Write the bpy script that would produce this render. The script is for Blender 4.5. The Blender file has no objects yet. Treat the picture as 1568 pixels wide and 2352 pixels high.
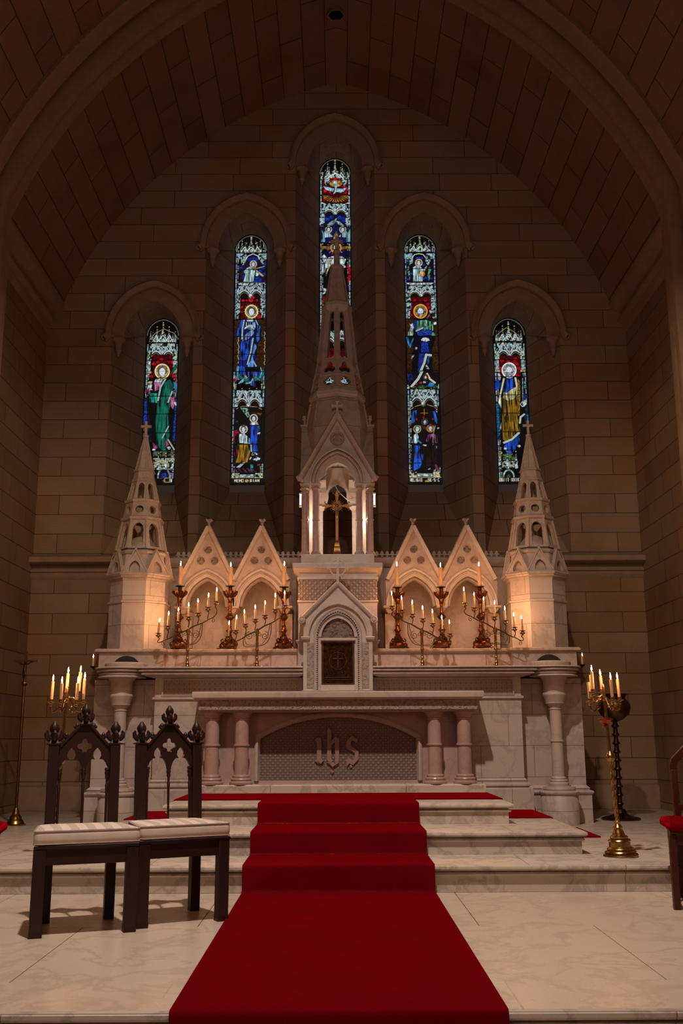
import bpy, math, random
import numpy as np
from mathutils import Vector, Matrix
from mathutils.geometry import tessellate_polygon
random.seed(7)
PI = math.pi
sc = bpy.context.scene
COL = sc.collection
F = 2287.; PIT = math.atan(514/F); YAW = math.radians(.235); ROLL = math.radians(.225); H = 1.0

def at(px, py, Y=None, z=None):
    """the point of the place seen at pixel px,py of the photograph, at depth Y or height z"""
    a = px-784; b = 1176-py
    c, s = math.cos(ROLL), math.sin(ROLL)
    u = (a*c+b*s)/F; v = (-a*s+b*c)/F
    f = math.cos(PIT)-v*math.sin(PIT); d = math.sin(PIT)+v*math.cos(PIT)
    x = u*math.cos(YAW)+f*math.sin(YAW); y = f*math.cos(YAW)-u*math.sin(YAW)
    t = Y/y if Y is not None else (z-H)/d
    return Vector((x*t, y*t, H+d*t))
def Z(py, Y): return at(775, py, Y).z

# ------------------------------------------------------------------ mesh builder
class MB:
    def __init__(s): s.v = []; s.f = []; s.M = Matrix.Identity(4)
    def add(s, vs, fs):
        n = len(s.v)
        s.v += [tuple(s.M @ Vector(p)) for p in vs]
        s.f += [tuple(i+n for i in f) for f in fs]
        return s
    def box(s, x0, x1, y0, y1, z0, z1):
        return s.add([(x0,y0,z0),(x1,y0,z0),(x1,y1,z0),(x0,y1,z0),(x0,y0,z1),(x1,y0,z1),(x1,y1,z1),(x0,y1,z1)],
                     [(0,3,2,1),(4,5,6,7),(0,1,5,4),(1,2,6,5),(2,3,7,6),(3,0,4,7)])
    def loft(s, loops, closed=True, caps=True):
        n = len(loops[0]); vs = [p for l in loops for p in l]; fs = []
        for i in range(len(loops)-1):
            for j in range(n if closed else n-1):
                k = (j+1) % n
                fs.append((i*n+j, i*n+k, (i+1)*n+k, (i+1)*n+j))
        if caps:
            fs.append(tuple(reversed(range(n)))); fs.append(tuple(range((len(loops)-1)*n, len(loops)*n)))
        return s.add(vs, fs)
    def lathe(s, cx, cy, prof, n=24, lobes=0, amp=0, cz=0, caps=True):
        L = []
        for p in prof:
            r, z = p[0], p[1]; a = amp*(p[2] if len(p) > 2 else 1)
            L.append([(cx+r*(1+a*math.cos(lobes*t))*math.cos(t), cy+r*(1+a*math.cos(lobes*t))*math.sin(t), cz+z)
                      for t in [2*PI*i/n for i in range(n)]])
        return s.loft(L, caps=caps)
    def ngon(s, cx, cy, levels, n=8, rot=0.0, caps=True):
        """levels = [(apothem, z)]"""
        k = 1/math.cos(PI/n)
        return s.loft([[(cx+a*k*math.cos(rot+2*PI*(i+.5)/n-PI/2), cy+a*k*math.sin(rot+2*PI*(i+.5)/n-PI/2), z) for i in range(n)] for a, z in levels], caps=caps)
    def stack(s, poly, levels, caps=True):
        """a convex ccw outline in plan, offset outwards at each level: levels=[(offset,z)]"""
        n = len(poly); nr = []
        for i in range(n):
            a, b, c = Vector(poly[i-1]), Vector(poly[i]), Vector(poly[(i+1) % n])
            d1 = (b-a).normalized(); d2 = (c-b).normalized()
            n1 = Vector((d1.y, -d1.x)); n2 = Vector((d2.y, -d2.x))
            m = (n1+n2); nr.append(m/max(.2, (1+n1.dot(n2))))
        return s.loft([[(poly[i][0]+nr[i].x*o, poly[i][1]+nr[i].y*o, z) for i in range(n)] for o, z in levels], caps=caps)
    def mbox(s, x0, x1, y0, y1, levels): return s.stack([(x0,y0),(x1,y0),(x1,y1),(x0,y1)], levels)
    def tube(s, pts, r, n=8, caps=True):
        pts = [Vector(p) for p in pts]; m = len(pts)
        rs = r if isinstance(r, (list, tuple)) else [r]*m
        L = []; up = None
        for i, p in enumerate(pts):
            t = (pts[min(i+1, m-1)]-pts[max(i-1, 0)])
            t = t.normalized() if t.length > 1e-9 else Vector((0,0,1))
            if up is None:
                up = Vector((0,1,0)) if abs(t.y) < .9 else Vector((1,0,0))
            up = (up-t*up.dot(t)); up = up.normalized() if up.length > 1e-6 else t.orthogonal().normalized()
            w = t.cross(up)
            L.append([tuple(p+(up*math.cos(2*PI*k/n)+w*math.sin(2*PI*k/n))*rs[i]) for k in range(n)])
        return s.loft(L, caps=caps)
    def ball(s, c, r, n=12, m=8, sc=(1,1,1)):
        L = [[(c[0]+r*sc[0]*math.sin(a)*math.cos(2*PI*i/n), c[1]+r*sc[1]*math.sin(a)*math.sin(2*PI*i/n), c[2]-r*sc[2]*math.cos(a)) for i in range(n)]
             for a in [PI*(.02+.96*j/m) for j in range(m+1)]]
        return s.loft(L)
    def plate(s, outer, holes, y0, y1, back=True):
        """outline with holes in the xz plane, thickness along y"""
        loops = [outer]+list(holes)
        vs = [(p[0], p[1]) for l in loops for p in l]; n = len(vs)
        tris = tessellate_polygon([[Vector((p[0], p[1], 0)) for p in l] for l in loops])
        V = [(x, y0, z) for x, z in vs]+[(x, y1, z) for x, z in vs]
        Fs = []
        for t in tris:
            a, b, c = [Vector((vs[i][0], vs[i][1])) for i in t]
            ar = (b-a).cross(c-a) if hasattr(Vector((0,0)), 'cross') else 0
            ar = (b.x-a.x)*(c.y-a.y)-(b.y-a.y)*(c.x-a.x)
            if abs(ar) < 1e-12: continue
            t = tuple(t) if ar > 0 else (t[0], t[2], t[1])
            Fs.append(t)
            if back: Fs.append((t[0]+n, t[2]+n, t[1]+n))
        o = 0
        for li, l in enumerate(loops):
            A = sum(l[i][0]*l[(i+1) % len(l)][1]-l[(i+1) % len(l)][0]*l[i][1] for i in range(len(l)))
            ccw = A > 0
            if li: ccw = not ccw
            for i in range(len(l)):
                a, b = o+i, o+(i+1) % len(l)
                Fs.append((b, a, a+n, b+n) if ccw else (a, b, b+n, a+n))
            o += len(l)
        return s.add(V, Fs)
    def band(s, curve, prof, closed=False, ends=True):
        """sweep prof=[(offset, y)] (closed loop) along a curve in the xz plane; offset is to the left of travel"""
        c = [Vector((p[0], p[1])) for p in curve]; m = len(c); L = []
        for i in range(m):
            a = c[i-1] if (i or closed) else None; b = c[(i+1) % m] if (i < m-1 or closed) else None
            d1 = (c[i]-a).normalized() if a is not None else None; d2 = (b-c[i]).normalized() if b is not None else None
            d1 = d1 or d2; d2 = d2 or d1
            n1 = Vector((-d1.y, d1.x)); n2 = Vector((-d2.y, d2.x))
            q = (n1+n2)/max(.25, 1+n1.dot(n2))
            L.append([(c[i].x+q.x*o, y, c[i].y+q.y*o) for o, y in prof])
        if closed: L.append(L[0])
        return s.loft(L, caps=ends and not closed)

def mk(name, mb, mat, parent=None, label=None, sharp=32, uv=True, smooth=True, kind=None, bevel=0):
    me = bpy.data.meshes.new(name)
    off = Vector((0,0,0)); q = parent
    if parent is not None and not parent.get('_local'):
        while q is not None: off += q.location; q = q.parent
    V = [(x-off.x, y-off.y, z-off.z) for x, y, z in mb.v]
    me.from_pydata(V, [], mb.f); me.validate(); me.update()
    me.materials.append(mat)
    if smooth:
        me.shade_smooth(); me.set_sharp_from_angle(angle=math.radians(sharp))
    if uv:
        uvl = me.uv_layers.new(name='UVMap'); n = len(me.loops)
        co = np.empty(len(me.vertices)*3); me.vertices.foreach_get('co', co); co = co.reshape(-1,3)+np.array(off[:])
        vi = np.empty(n, int); me.loops.foreach_get('vertex_index', vi)
        nr = np.empty(len(me.polygons)*3); me.polygons.foreach_get('normal', nr); nr = nr.reshape(-1,3)
        lt = np.empty(len(me.polygons), int); me.polygons.foreach_get('loop_total', lt)
        N = np.repeat(nr, lt, axis=0); P3 = co[vi]
        flat = np.abs(N[:,2]) > .8
        hx, hy = -N[:,1], N[:,0]; l = np.maximum(np.hypot(hx, hy), 1e-6)
        sg = np.where(np.abs(hx) >= np.abs(hy), np.sign(hx), np.sign(hy)); hx, hy = hx/l*sg, hy/l*sg
        u = np.where(flat, P3[:,0], P3[:,0]*hx+P3[:,1]*hy); v = np.where(flat, P3[:,1], P3[:,2])
        uvl.data.foreach_set('uv', np.stack([u, v], 1).ravel())
    o = bpy.data.objects.new(name, me); COL.objects.link(o)
    if parent is not None: o.parent = parent
    if label: o['label'] = label
    if kind: o['kind'] = kind
    if bevel:
        b = o.modifiers.new('Bevel', 'BEVEL'); b.width = bevel; b.segments = 2; b.limit_method = 'ANGLE'; b.angle_limit = math.radians(50)
    return o
def thing(name, label, cat, loc=(0,0,0), rz=0, group=None, local=False):
    o = bpy.data.objects.new(name, None); COL.objects.link(o); o.empty_display_size = .1
    o.location = loc; o.rotation_euler = (0,0,rz); o['label'] = label; o['category'] = cat
    if local: o['_local'] = 1
    if group: o['group'] = group
    return o
def tag(o, label, cat, group=None):
    o['label'] = label; o['category'] = cat
    if group: o['group'] = group
    return o

def pointed(h, spring, apex, n=14, cx=0.0):
    """pointed two-centred arch from the left springing to the right one"""
    Hh = apex-spring; c = (Hh*Hh-h*h)/(2*h); r = c+h
    a1 = math.atan2(Hh, -c) if c > 0 else math.atan2(Hh, -c)
    L = []
    for i in range(n+1):
        a = PI+(a1-PI)*i/n
        L.append((cx+c+r*math.cos(a), spring+r*math.sin(a)))
    return L+[(2*cx-x, z) for x, z in reversed(L[:-1])]
def circle(cx, cz, r, n=16, a0=0, ry=None):
    return [(cx+r*math.cos(a0+2*PI*i/n), cz+(ry or r)*math.sin(a0+2*PI*i/n)) for i in range(n)]
def foil(cx, cz, r, k=4, n=7, rot=PI/4):
    """outline of a k-foil"""
    out = []; d = r*.55; q = r*.45
    for j in range(k):
        a = rot+2*PI*j/k; px, pz = cx+d*math.cos(a), cz+d*math.sin(a)
        for i in range(n):
            t = a-PI*.62+PI*1.24*i/(n-1)
            out.append((px+q*math.cos(t), pz+q*math.sin(t)))
    return out
def cross_pts(x, z0, z1, zc, a, w):
    return [(x-w,z0),(x+w,z0),(x+w,zc-w),(x+a,zc-w),(x+a,zc+w),(x+w,zc+w),(x+w,z1),(x-w,z1),(x-w,zc+w),(x-a,zc+w),(x-a,zc-w),(x-w,zc-w)]
def trefoil_arch(h, z0, spring, apex, cx=0.0):
    """cusped opening: straight jambs then a trefoil head, ccw from bottom left"""
    Hh = apex-spring
    pts = [(-h, z0), (h, z0), (h, spring)]
    pts += [(h*math.cos(a)*1.0+0*h, spring+Hh*.42*math.sin(a)) for a in [PI*.12, PI*.24]]
    pts += [(h*.66, spring+Hh*.40), (h*.62, spring+Hh*.52), (h*.64, spring+Hh*.66), (h*.52, spring+Hh*.80), (h*.28, spring+Hh*.92), (0, apex)]
    pts += [(-x, z) for x, z in reversed(pts[2:-1])]
    return [(cx+x, z) for x, z in pts]

# ------------------------------------------------------------------ materials
def lin(c): return tuple(((x/255.)/12.92 if x/255. <= .04045 else ((x/255.+.055)/1.055)**2.4) for x in c)+(1,)
class NT:
    def __init__(s, name):
        s.m = bpy.data.materials.new(name); s.m.use_nodes = True; s.t = s.m.node_tree; s.t.nodes.clear()
        s.out = s.n('ShaderNodeOutputMaterial'); s.b = s.n('ShaderNodeBsdfPrincipled'); s.l(s.b.outputs[0], s.out.inputs[0])
    def n(s, k, **kw):
        x = s.t.nodes.new(k)
        for a, b in kw.items(): setattr(x, a, b)
        return x
    def l(s, a, b): s.t.links.new(a, b)
    def set(s, **kw):
        for k, v in kw.items(): s.b.inputs[k.replace('_', ' ')].default_value = v
        return s
    def co(s, which='Object', scale=1, rot=(0,0,0), sc3=None):
        c = s.n('ShaderNodeTexCoord'); m = s.n('ShaderNodeMapping')
        m.inputs['Scale'].default_value = sc3 or (scale,)*3; m.inputs['Rotation'].default_value = rot
        s.l(c.outputs[which], m.inputs[0]); return m.outputs[0]
    def noise(s, vec, scale=5, detail=5, rough=.6, dist=0):
        x = s.n('ShaderNodeTexNoise'); x.inputs['Scale'].default_value = scale; x.inputs['Detail'].default_value = detail
        x.inputs['Roughness'].default_value = rough; x.inputs['Distortion'].default_value = dist
        if vec is not None: s.l(vec, x.inputs['Vector'])
        return x.outputs[0]
    def ramp(s, fac, stops):
        r = s.n('ShaderNodeValToRGB'); e = r.color_ramp.elements
        while len(e) < len(stops): e.new(.5)
        for i, (p, c) in enumerate(stops): e[i].position = p; e[i].color = c
        s.l(fac, r.inputs[0]); return r.outputs[0]
    def mix(s, a, b, fac, mode='MIX'):
        x = s.n('ShaderNodeMix', data_type='RGBA', blend_type=mode)
        for i, v in ((6, a), (7, b), (0, fac)):
            if hasattr(v, 'is_linked') or isinstance(v, bpy.types.NodeSocket): s.l(v, x.inputs[i])
            else: x.inputs[i].default_value = v
        return x.outputs[2]
    def math(s, op, a, b=0., c=0.):
        x = s.n('ShaderNodeMath', operation=op)
        for i, v in enumerate((a, b, c)):
            if isinstance(v, bpy.types.NodeSocket): s.l(v, x.inputs[i])
            else: x.inputs[i].default_value = v
        return x.outputs[0]
    def bump(s, h, strength=.3, dist=.01, prev=None):
        x = s.n('ShaderNodeBump'); x.inputs['Strength'].default_value = strength; x.inputs['Distance'].default_value = dist
        s.l(h, x.inputs['Height'])
        if prev is not None: s.l(prev, x.inputs['Normal'])
        s.l(x.outputs[0], s.b.inputs['Normal']); return x.outputs[0]

def ashlar(name, c1, c2, joint, bw, rh, rough=.85, squash=1.0, off=.5, mortar=.007, stain=.5):
    t = NT(name); uv = t.co('UV')
    br = t.n('ShaderNodeTexBrick'); br.offset = off; br.squash = squash; br.squash_frequency = 3; br.offset_frequency = 2
    br.inputs['Scale'].default_value = 1; br.inputs['Mortar Size'].default_value = mortar; br.inputs['Mortar Smooth'].default_value = .3
    br.inputs['Brick Width'].default_value = bw; br.inputs['Row Height'].default_value = rh; br.inputs['Bias'].default_value = -.1
    br.inputs['Color1'].default_value = lin(c1); br.inputs['Color2'].default_value = lin(c2); br.inputs['Mortar'].default_value = lin(joint)
    t.l(uv, br.inputs['Vector'])
    ob = t.co('Object')
    big = t.noise(ob, 1.1, 4, .6); fine = t.noise(ob, 60, 6, .7)
    hue = t.noise(ob, .9, 3, .6, .5)
    c = t.mix(br.outputs[0], t.mix(br.outputs[0], (1.05,.88,.70,1), 1., 'MULTIPLY'), t.ramp(hue, [(.48,(0,0,0,1)),(.62,(.8,.8,.8,1))]))
    c = t.mix(c, t.ramp(big, [(.3, (.62,.55,.5,1)), (.5, (.95,.92,.9,1)), (.7, (1.1,1.0,.9,1))]), stain, 'MULTIPLY')
    c = t.mix(c, t.ramp(fine, [(.35, (.7,.7,.7,1)), (.6, (1.08,1.08,1.08,1))]), .5, 'MULTIPLY')
    t.l(c, t.b.inputs['Base Color']); t.set(Roughness=rough)
    t.b.inputs['Specular IOR Level'].default_value = .25
    b = t.bump(t.math('SUBTRACT', 1., br.outputs[1]), .8, .008)
    t.bump(fine, .35, .004, b)
    return t.m
def marble(name, base, vein, rough=.38, scale=3., amt=.55, tint=None, bumpy=0, slabs=None):
    t = NT(name); ob = t.co('Object')
    n1 = t.noise(ob, scale, 8, .62, .5); n2 = t.noise(ob, scale*.45, 4, .55, .6); n3 = t.noise(ob, 90, 3, .6)
    v = t.ramp(n1, [(.455, (1,1,1,1)), (.492, (.25,.25,.25,1)), (.508, (.4,.4,.4,1)), (.545, (1,1,1,1))])
    c = t.mix(lin(vein), lin(base), v)
    c = t.mix(lin(base), c, amt)
    c = t.mix(c, t.ramp(n2, [(.3, (.80,.76,.73,1)), (.65, (1.04,1.02,1,1))]), .45, 'MULTIPLY')
    c = t.mix(c, t.ramp(n3, [(.3, (.85,.85,.85,1)), (.6, (1.05,1.05,1.05,1))]), .35, 'MULTIPLY')
    prev = None
    if slabs:
        uv = t.co('UV'); br = t.n('ShaderNodeTexBrick'); br.offset = .5
        br.inputs['Scale'].default_value = 1; br.inputs['Mortar Size'].default_value = .003
        br.inputs['Brick Width'].default_value = slabs[0]; br.inputs['Row Height'].default_value = slabs[1]
        br.inputs['Color1'].default_value = (1,1,1,1); br.inputs['Color2'].default_value = (.88,.86,.84,1); br.inputs['Mortar'].default_value = (.45,.38,.33,1)
        t.l(uv, br.inputs['Vector']); c = t.mix(c, br.outputs[0], 1., 'MULTIPLY')
    t.l(c, t.b.inputs['Base Color'])
    t.l(t.ramp(n2, [(.3, (rough*1.3,)*3+(1,)), (.7, (rough*.8,)*3+(1,))]), t.b.inputs['Roughness'])
    t.bump(n3, .12+bumpy, .004)
    return t.m
def carved(name, base, kind, s, depth=.012, dark=.45, rough=.6):
    """marble carved with a repeating relief"""
    t = NT(name); uv = t.co('UV', 1.)
    sp = t.n('ShaderNodeSeparateXYZ'); t.l(uv, sp.inputs[0]); x, y = sp.outputs[0], sp.outputs[1]
    if kind == 'diaper':
        a = t.math('ABSOLUTE', t.math('SINE', t.math('MULTIPLY', t.math('ADD', x, y), PI/s)))
        b = t.math('ABSOLUTE', t.math('SINE', t.math('MULTIPLY', t.math('SUBTRACT', x, y), PI/s)))
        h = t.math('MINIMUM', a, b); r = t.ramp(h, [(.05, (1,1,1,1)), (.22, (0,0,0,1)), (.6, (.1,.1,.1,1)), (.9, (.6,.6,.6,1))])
    elif kind == 'rosette':
        a = t.math('ABSOLUTE', t.math('SINE', t.math('MULTIPLY', x, PI/s))); b = t.math('ABSOLUTE', t.math('SINE', t.math('MULTIPLY', y, PI/s)))
        c2 = t.math('MULTIPLY', a, b); d = t.math('ABSOLUTE', t.math('SINE', t.math('MULTIPLY', c2, 7.)))
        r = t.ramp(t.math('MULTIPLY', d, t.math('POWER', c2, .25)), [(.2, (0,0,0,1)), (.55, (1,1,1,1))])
    else:
        vo = t.n('ShaderNodeTexVoronoi', feature='SMOOTH_F1'); vo.inputs['Scale'].default_value = 1/s; vo.inputs['Smoothness'].default_value = .3
        nz = t.noise(uv, 1.2/s, 3, .6, 2.5); w = t.mix(uv, nz, .03)
        t.l(w, vo.inputs['Vector']); h = t.math('ADD', vo.outputs[0], t.math('MULTIPLY', nz, .9))
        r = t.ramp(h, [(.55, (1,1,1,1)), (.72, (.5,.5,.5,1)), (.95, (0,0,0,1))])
    fine = t.noise(t.co('Object'), 50, 4, .6)
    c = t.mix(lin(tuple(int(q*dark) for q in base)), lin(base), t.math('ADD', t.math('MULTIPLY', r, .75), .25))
    c = t.mix(c, t.ramp(fine, [(.3, (.8,.78,.76,1)), (.65, (1.05,1.05,1.05,1))]), .5, 'MULTIPLY')
    t.l(c, t.b.inputs['Base Color']); t.set(Roughness=rough); t.bump(r, 1., depth)
    return t.m
def metal(name, c, rough=.25, dirt=.5, bscale=40, bstr=.25, dcol=(60,38,18)):
    t = NT(name); ob = t.co('Object'); n = t.noise(ob, 14, 5, .6)
    t.l(t.mix(lin(dcol), lin(c), t.ramp(n, [(.3, (1-dirt,)*3+(1,)), (.6, (1,1,1,1))])), t.b.inputs['Base Color'])
    t.set(Metallic=1., Roughness=rough); t.bump(t.noise(ob, bscale, 3, .5), bstr, .003)
    return t.m
def plain(name, c, rough=.6, ns=30, amt=.25, bstr=.1, **kw):
    t = NT(name); n = t.noise(t.co('Object'), ns, 4, .6)
    t.l(t.mix(lin(c), t.ramp(n, [(.3, (.6,.6,.6,1)), (.7, (1.1,1.1,1.1,1))]), amt, 'MULTIPLY'), t.b.inputs['Base Color'])
    t.set(Roughness=rough, **kw); t.bump(n, bstr, .003); return t.m
def emis(name, c, s):
    t = NT(name); e = t.n('ShaderNodeEmission'); e.inputs[0].default_value = c; e.inputs[1].default_value = s
    t.l(e.outputs[0], t.out.inputs[0]); return t.m

STONE = ashlar('sandstone', (160,134,114), (146,118,98), (104,80,66), .86, .245, mortar=.005, squash=.8)
VAULT = ashlar('vault_sandstone', (152,122,106), (136,106,92), (92,68,58), 1.15, .30)
DRESS = plain('dressed_sandstone', (156,128,108), .85, 8, .5, .2)
MARB = marble('carrara', (192,174,162), (120,105,100), .42, 2.6, .28)
MARB2 = marble('weathered_marble', (180,158,145), (120,98,88), .5, 4., .35)
SLAB = marble('slab_marble', (190,174,163), (112,98,94), .4, 2.2, .36, slabs=(.55,.30))
PINKM = marble('pink_marble', (176,146,136), (140,95,88), .35, 3.5, .35)
STEPM = marble('step_marble', (205,190,174), (104,92,84), .36, 3.2, .5, slabs=(1.25,2.0))
FLOORM = marble('floor_marble', (212,194,174), (150,112,88), .24, 2.4, .30)
GROUT = plain('grout', (70,52,42), .8)
DIAPER = carved('diaper_marble', (190,160,145), 'diaper', .055, .01)
LATT = carved('lattice_marble', (158,132,122), 'diaper', .048, .008, .5)
ROSET = carved('rosette_marble', (196,168,150), 'rosette', .05, .008, .68)
FOLI = carved('foliage_marble', (206,180,166), 'foliage', .03, .010, .66)
BRASS = metal('polished_brass', (180,142,84), .27, .35)
OLDBR = metal('aged_brass', (122,92,54), .36, .6)
ANTQ = metal('antique_gold', (122,84,46), .36, .5)
GILT = metal('copper_gilt', (118,74,46), .34, .65, 70, .9, (70,30,12))
DARKBR = metal('dark_bronze', (92,62,34), .35, .6, 60, .6, (24,14,8))
WAX = plain('candle_wax', (208,164,118), .45, 12, .15, .05)
WAX.node_tree.nodes['Principled BSDF'].inputs['Subsurface Weight'].default_value = .35
WAX.node_tree.nodes['Principled BSDF'].inputs['Subsurface Radius'].default_value = (.02,.01,.004)
WICK = plain('wick', (25,18,12), .9)
FLAME = emis('candle_flame', (1,.46,.18,1), 640)
FLAME_BIG = emis('thick_candle_flame', (1,.46,.18,1), 200)
GREENW = plain('black_metal', (18,16,15), .5)
WHITEP = plain('white_enamel', (225,220,210), .4, 20, .1)
# ------------------------------------------------------------------ the room
YW, YG, XW = 12.0, 12.7, 3.72
def circ3(a, b, c):
    (x1,y1),(x2,y2),(x3,y3) = a, b, c
    A = np.array([[x2-x1, y2-y1],[x3-x1, y3-y1]])*2.; B = np.array([x2**2-x1**2+y2**2-y1**2, x3**2-x1**2+y3**2-y1**2])
    cx, cy = np.linalg.solve(A, B); return cx, cy, math.hypot(x1-cx, y1-cy)
vcx, vcz, vr = circ3((0,9.72),(-1.75,8.86),(-3.56,6.42))
a0 = math.atan2(6.42-vcz, -3.56-vcx) % (2*PI); a1 = math.atan2(9.72-vcz, -vcx) % (2*PI)
VL = [(vcx+vr*math.cos(a0+(a1-a0)*i/22), vcz+vr*math.sin(a0+(a1-a0)*i/22)) for i in range(23)]
VC = VL+[(-x, z) for x, z in reversed(VL[:-1])]

WIN = [  # centre, bottom of glass, glass springing, glass apex
    (-2.366, 4.246, 6.315, 6.565), (-1.187, 4.246, 7.57, 7.815), (-.02, 4.246, 8.75, 9.0), (1.155, 4.246, 7.57, 7.815), (2.34, 4.246, 6.315, 6.565)]
def open_front(xc, zs, za, n=10):
    o = .525; i = .365; zb = 3.12
    A = pointed(i, zs, za-.06, n, xc)
    return [(xc-o, zb), (xc-o, zs)]+A+[(xc+o, zs), (xc+o, zb)]
def open_back(xc, zb, zs, za, n=10, g=.228):
    A = pointed(g, zs, za, n, xc)
    return [(xc-g, zb), (xc-g, zs)]+A+[(xc+g, zs), (xc+g, zb)]
wall = MB()
holes = [list(reversed(open_front(xc, za-.565, za))) for xc, zb, zs, za in WIN]
outer = [(-XW-.1,-.3),(XW+.1,-.3),(XW+.1,6.6)]+[(-x*1.03, z+.12) for x, z in VC][0:]+[(-XW-.1,6.6)]
wall.plate(outer, holes, YW, YW+.9, back=False)
wall.f = [f for f in wall.f if not (len(f) == 4)]          # the splays are lofted below
for xc, zb, zs, za in WIN:
    a = open_front(xc, za-.565, za); b = open_back(xc, zb-.13, zs, za)
    wall.loft([[(x, YW, z) for x, z in a], [(x, YG-.02, z) for x, z in b]], closed=True, caps=False)
    # upright band under the glass
mk('wall_back', wall, STONE, kind='structure', smooth=False)
# outer leaf behind the glass so no light leaks past the window frames
for i, (xc, zb, zs, za) in enumerate(WIN):
    pass
def side_wall(s, name):
    m = MB(); x = s*XW
    m.box(min(x, x+s*.3), max(x, x+s*.3), -3, YW, -.4, 6.5)
    return mk(name, m, STONE, kind='structure', smooth=False)
side_wall(-1, 'wall_left'); side_wall(1, 'wall_right')
v = MB(); nV = len(VC)
v.loft([[(x, y, z) for x, z in VC] for y in (YW+.01, 9.0, 6, 3, 0, -3)], closed=False, caps=False)
vo = mk('ceiling', v, VAULT, kind='structure', uv=False, smooth=True, sharp=40)
uvl = vo.data.uv_layers.new(name='UVMap'); arc = [0]
for i in range(1, nV): arc.append(arc[-1]+math.dist(VC[i], VC[i-1]))
for lp in vo.data.loops:
    k = lp.vertex_index; uvl.data[lp.index].uv = (vo.data.vertices[k].co.y, arc[k % nV]-arc[nV//2]+.15)
# keystone vent in the vault, a six-sided collar round a black plate painting the hole's darkness
hv = at(767, 38, Y=10.6); 
m = MB(); m.M = Matrix.Translation((0, 10.62, 9.70)); m.ngon(0, 0, [(.10,-.05),(.085,-.05),(.085,.02),(.10,.02)], 6, caps=False)
mk('trim_9', m, DRESS, kind='structure')
m = MB(); m.M = Matrix.Translation((0, 10.62, 9.70)); m.ngon(0, 0, [(.085,-.035),(.02,-.035)], 6)
mk('trim_10', m, GREENW, kind='structure')
# great rib across the vault
def inward(prof): return [(-o, y) for o, y in prof]
rib = MB()
RC = [(-3.56, .17), (-3.56, 6.0)]+VC+[(3.56, 6.0), (3.56, .17)]
rib.band(RC, inward([(-.05,8.93),(.04,8.93),(.07,8.97),(.07,9.14),(-.03,9.19),(-.03,9.24),(.10,9.27),(.15,9.31),(.16,9.37),(.13,9.43),(.08,9.46),(.11,9.50),(.11,9.66),(.03,9.74),(-.05,9.74)]))
mk('trim_1', rib, DRESS, kind='structure', sharp=40)
for s, k in ((-1, 2), (1, 3)):           # cornice where the vault springs
    m = MB(); x = s*XW
    pr = [(0,6.06),(.03,6.1),(.04,6.17),(.10,6.2),(.10,6.235),(.06,6.25),(.06,6.31),(.17,6.37),(.2,6.42),(.2,6.47),(0,6.5)]
    m.loft([[(x-s*o, y, z) for o, z in pr] for y in (-3, YW)]); mk('trim_%d' % k, m, DRESS, kind='structure', sharp=40)
m = MB()                                  # string course under the windows
pr = [(0,2.86),(.03,2.9),(.035,2.94),(.06,2.955),(.06,2.975),(.02,2.985),(.02,3.03),(.14,3.045),(.16,3.06),(.15,3.085),(.15,3.12),(.02,3.17),(0,3.17)]
m.loft([[(x, YW-o, z) for o, z in pr] for x in (-XW, XW)]); mk('trim_4', m, DRESS, kind='structure', sharp=40)
for i, (xc, zb, zs, za) in enumerate(WIN):       # voussoir ring, hood mould with curled stops, corbels
    m = MB(); zs2 = za-.565
    m.band(pointed(.365, zs2, za-.06, 14, xc), [(0,YW-.010),(.165,YW-.010),(.165,YW+.05),(0,YW+.05)])
    hood = pointed(.555, zs2+.06, za+.16, 16, xc)
    hood = [(hood[0][0]-.05, hood[0][1]-.075), (hood[0][0]-.015, hood[0][1]-.05)]+hood+[(hood[-1][0]+.015, hood[-1][1]-.05), (hood[-1][0]+.05, hood[-1][1]-.075)]
    m.band(hood, [(-.035,YW-.0),(-.03,YW-.04),(0,YW-.05),(.03,YW-.085),(.06,YW-.06),(.06,YW)])
    for s in (-1, 1):
        c = (xc+s*(.615), zs2+.01)
        m.tube([(c[0]+.045*math.cos(t)*(1-t/11)*-s, YW-.035, c[1]+.045*math.sin(t)*(1-t/11)-.015) for t in [k*.5-1.2 for k in range(13)]], .016, 6)
        cx2 = xc+s*.44
        m.lathe(cx2, YW+.03, [(.085,zs2-.0),(.09,zs2-.02),(.075,zs2-.035),(.055,zs2-.05),(.05,zs2-.09),(.035,zs2-.15),(.04,zs2-.165),(.03,zs2-.18),(.02,zs2-.22),(.008,zs2-.25)], 10)
    mk('trim_%d' % (11+i), m, DRESS, kind='structure', sharp=40)
m = MB(); m.mbox(-XW, XW, YW-.045, YW+.1, [(.0,.169),(0,.42),(-.01,.44),(-.03,.45)]); mk('baseboard_back', m, DRESS, kind='structure', sharp=40)
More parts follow.
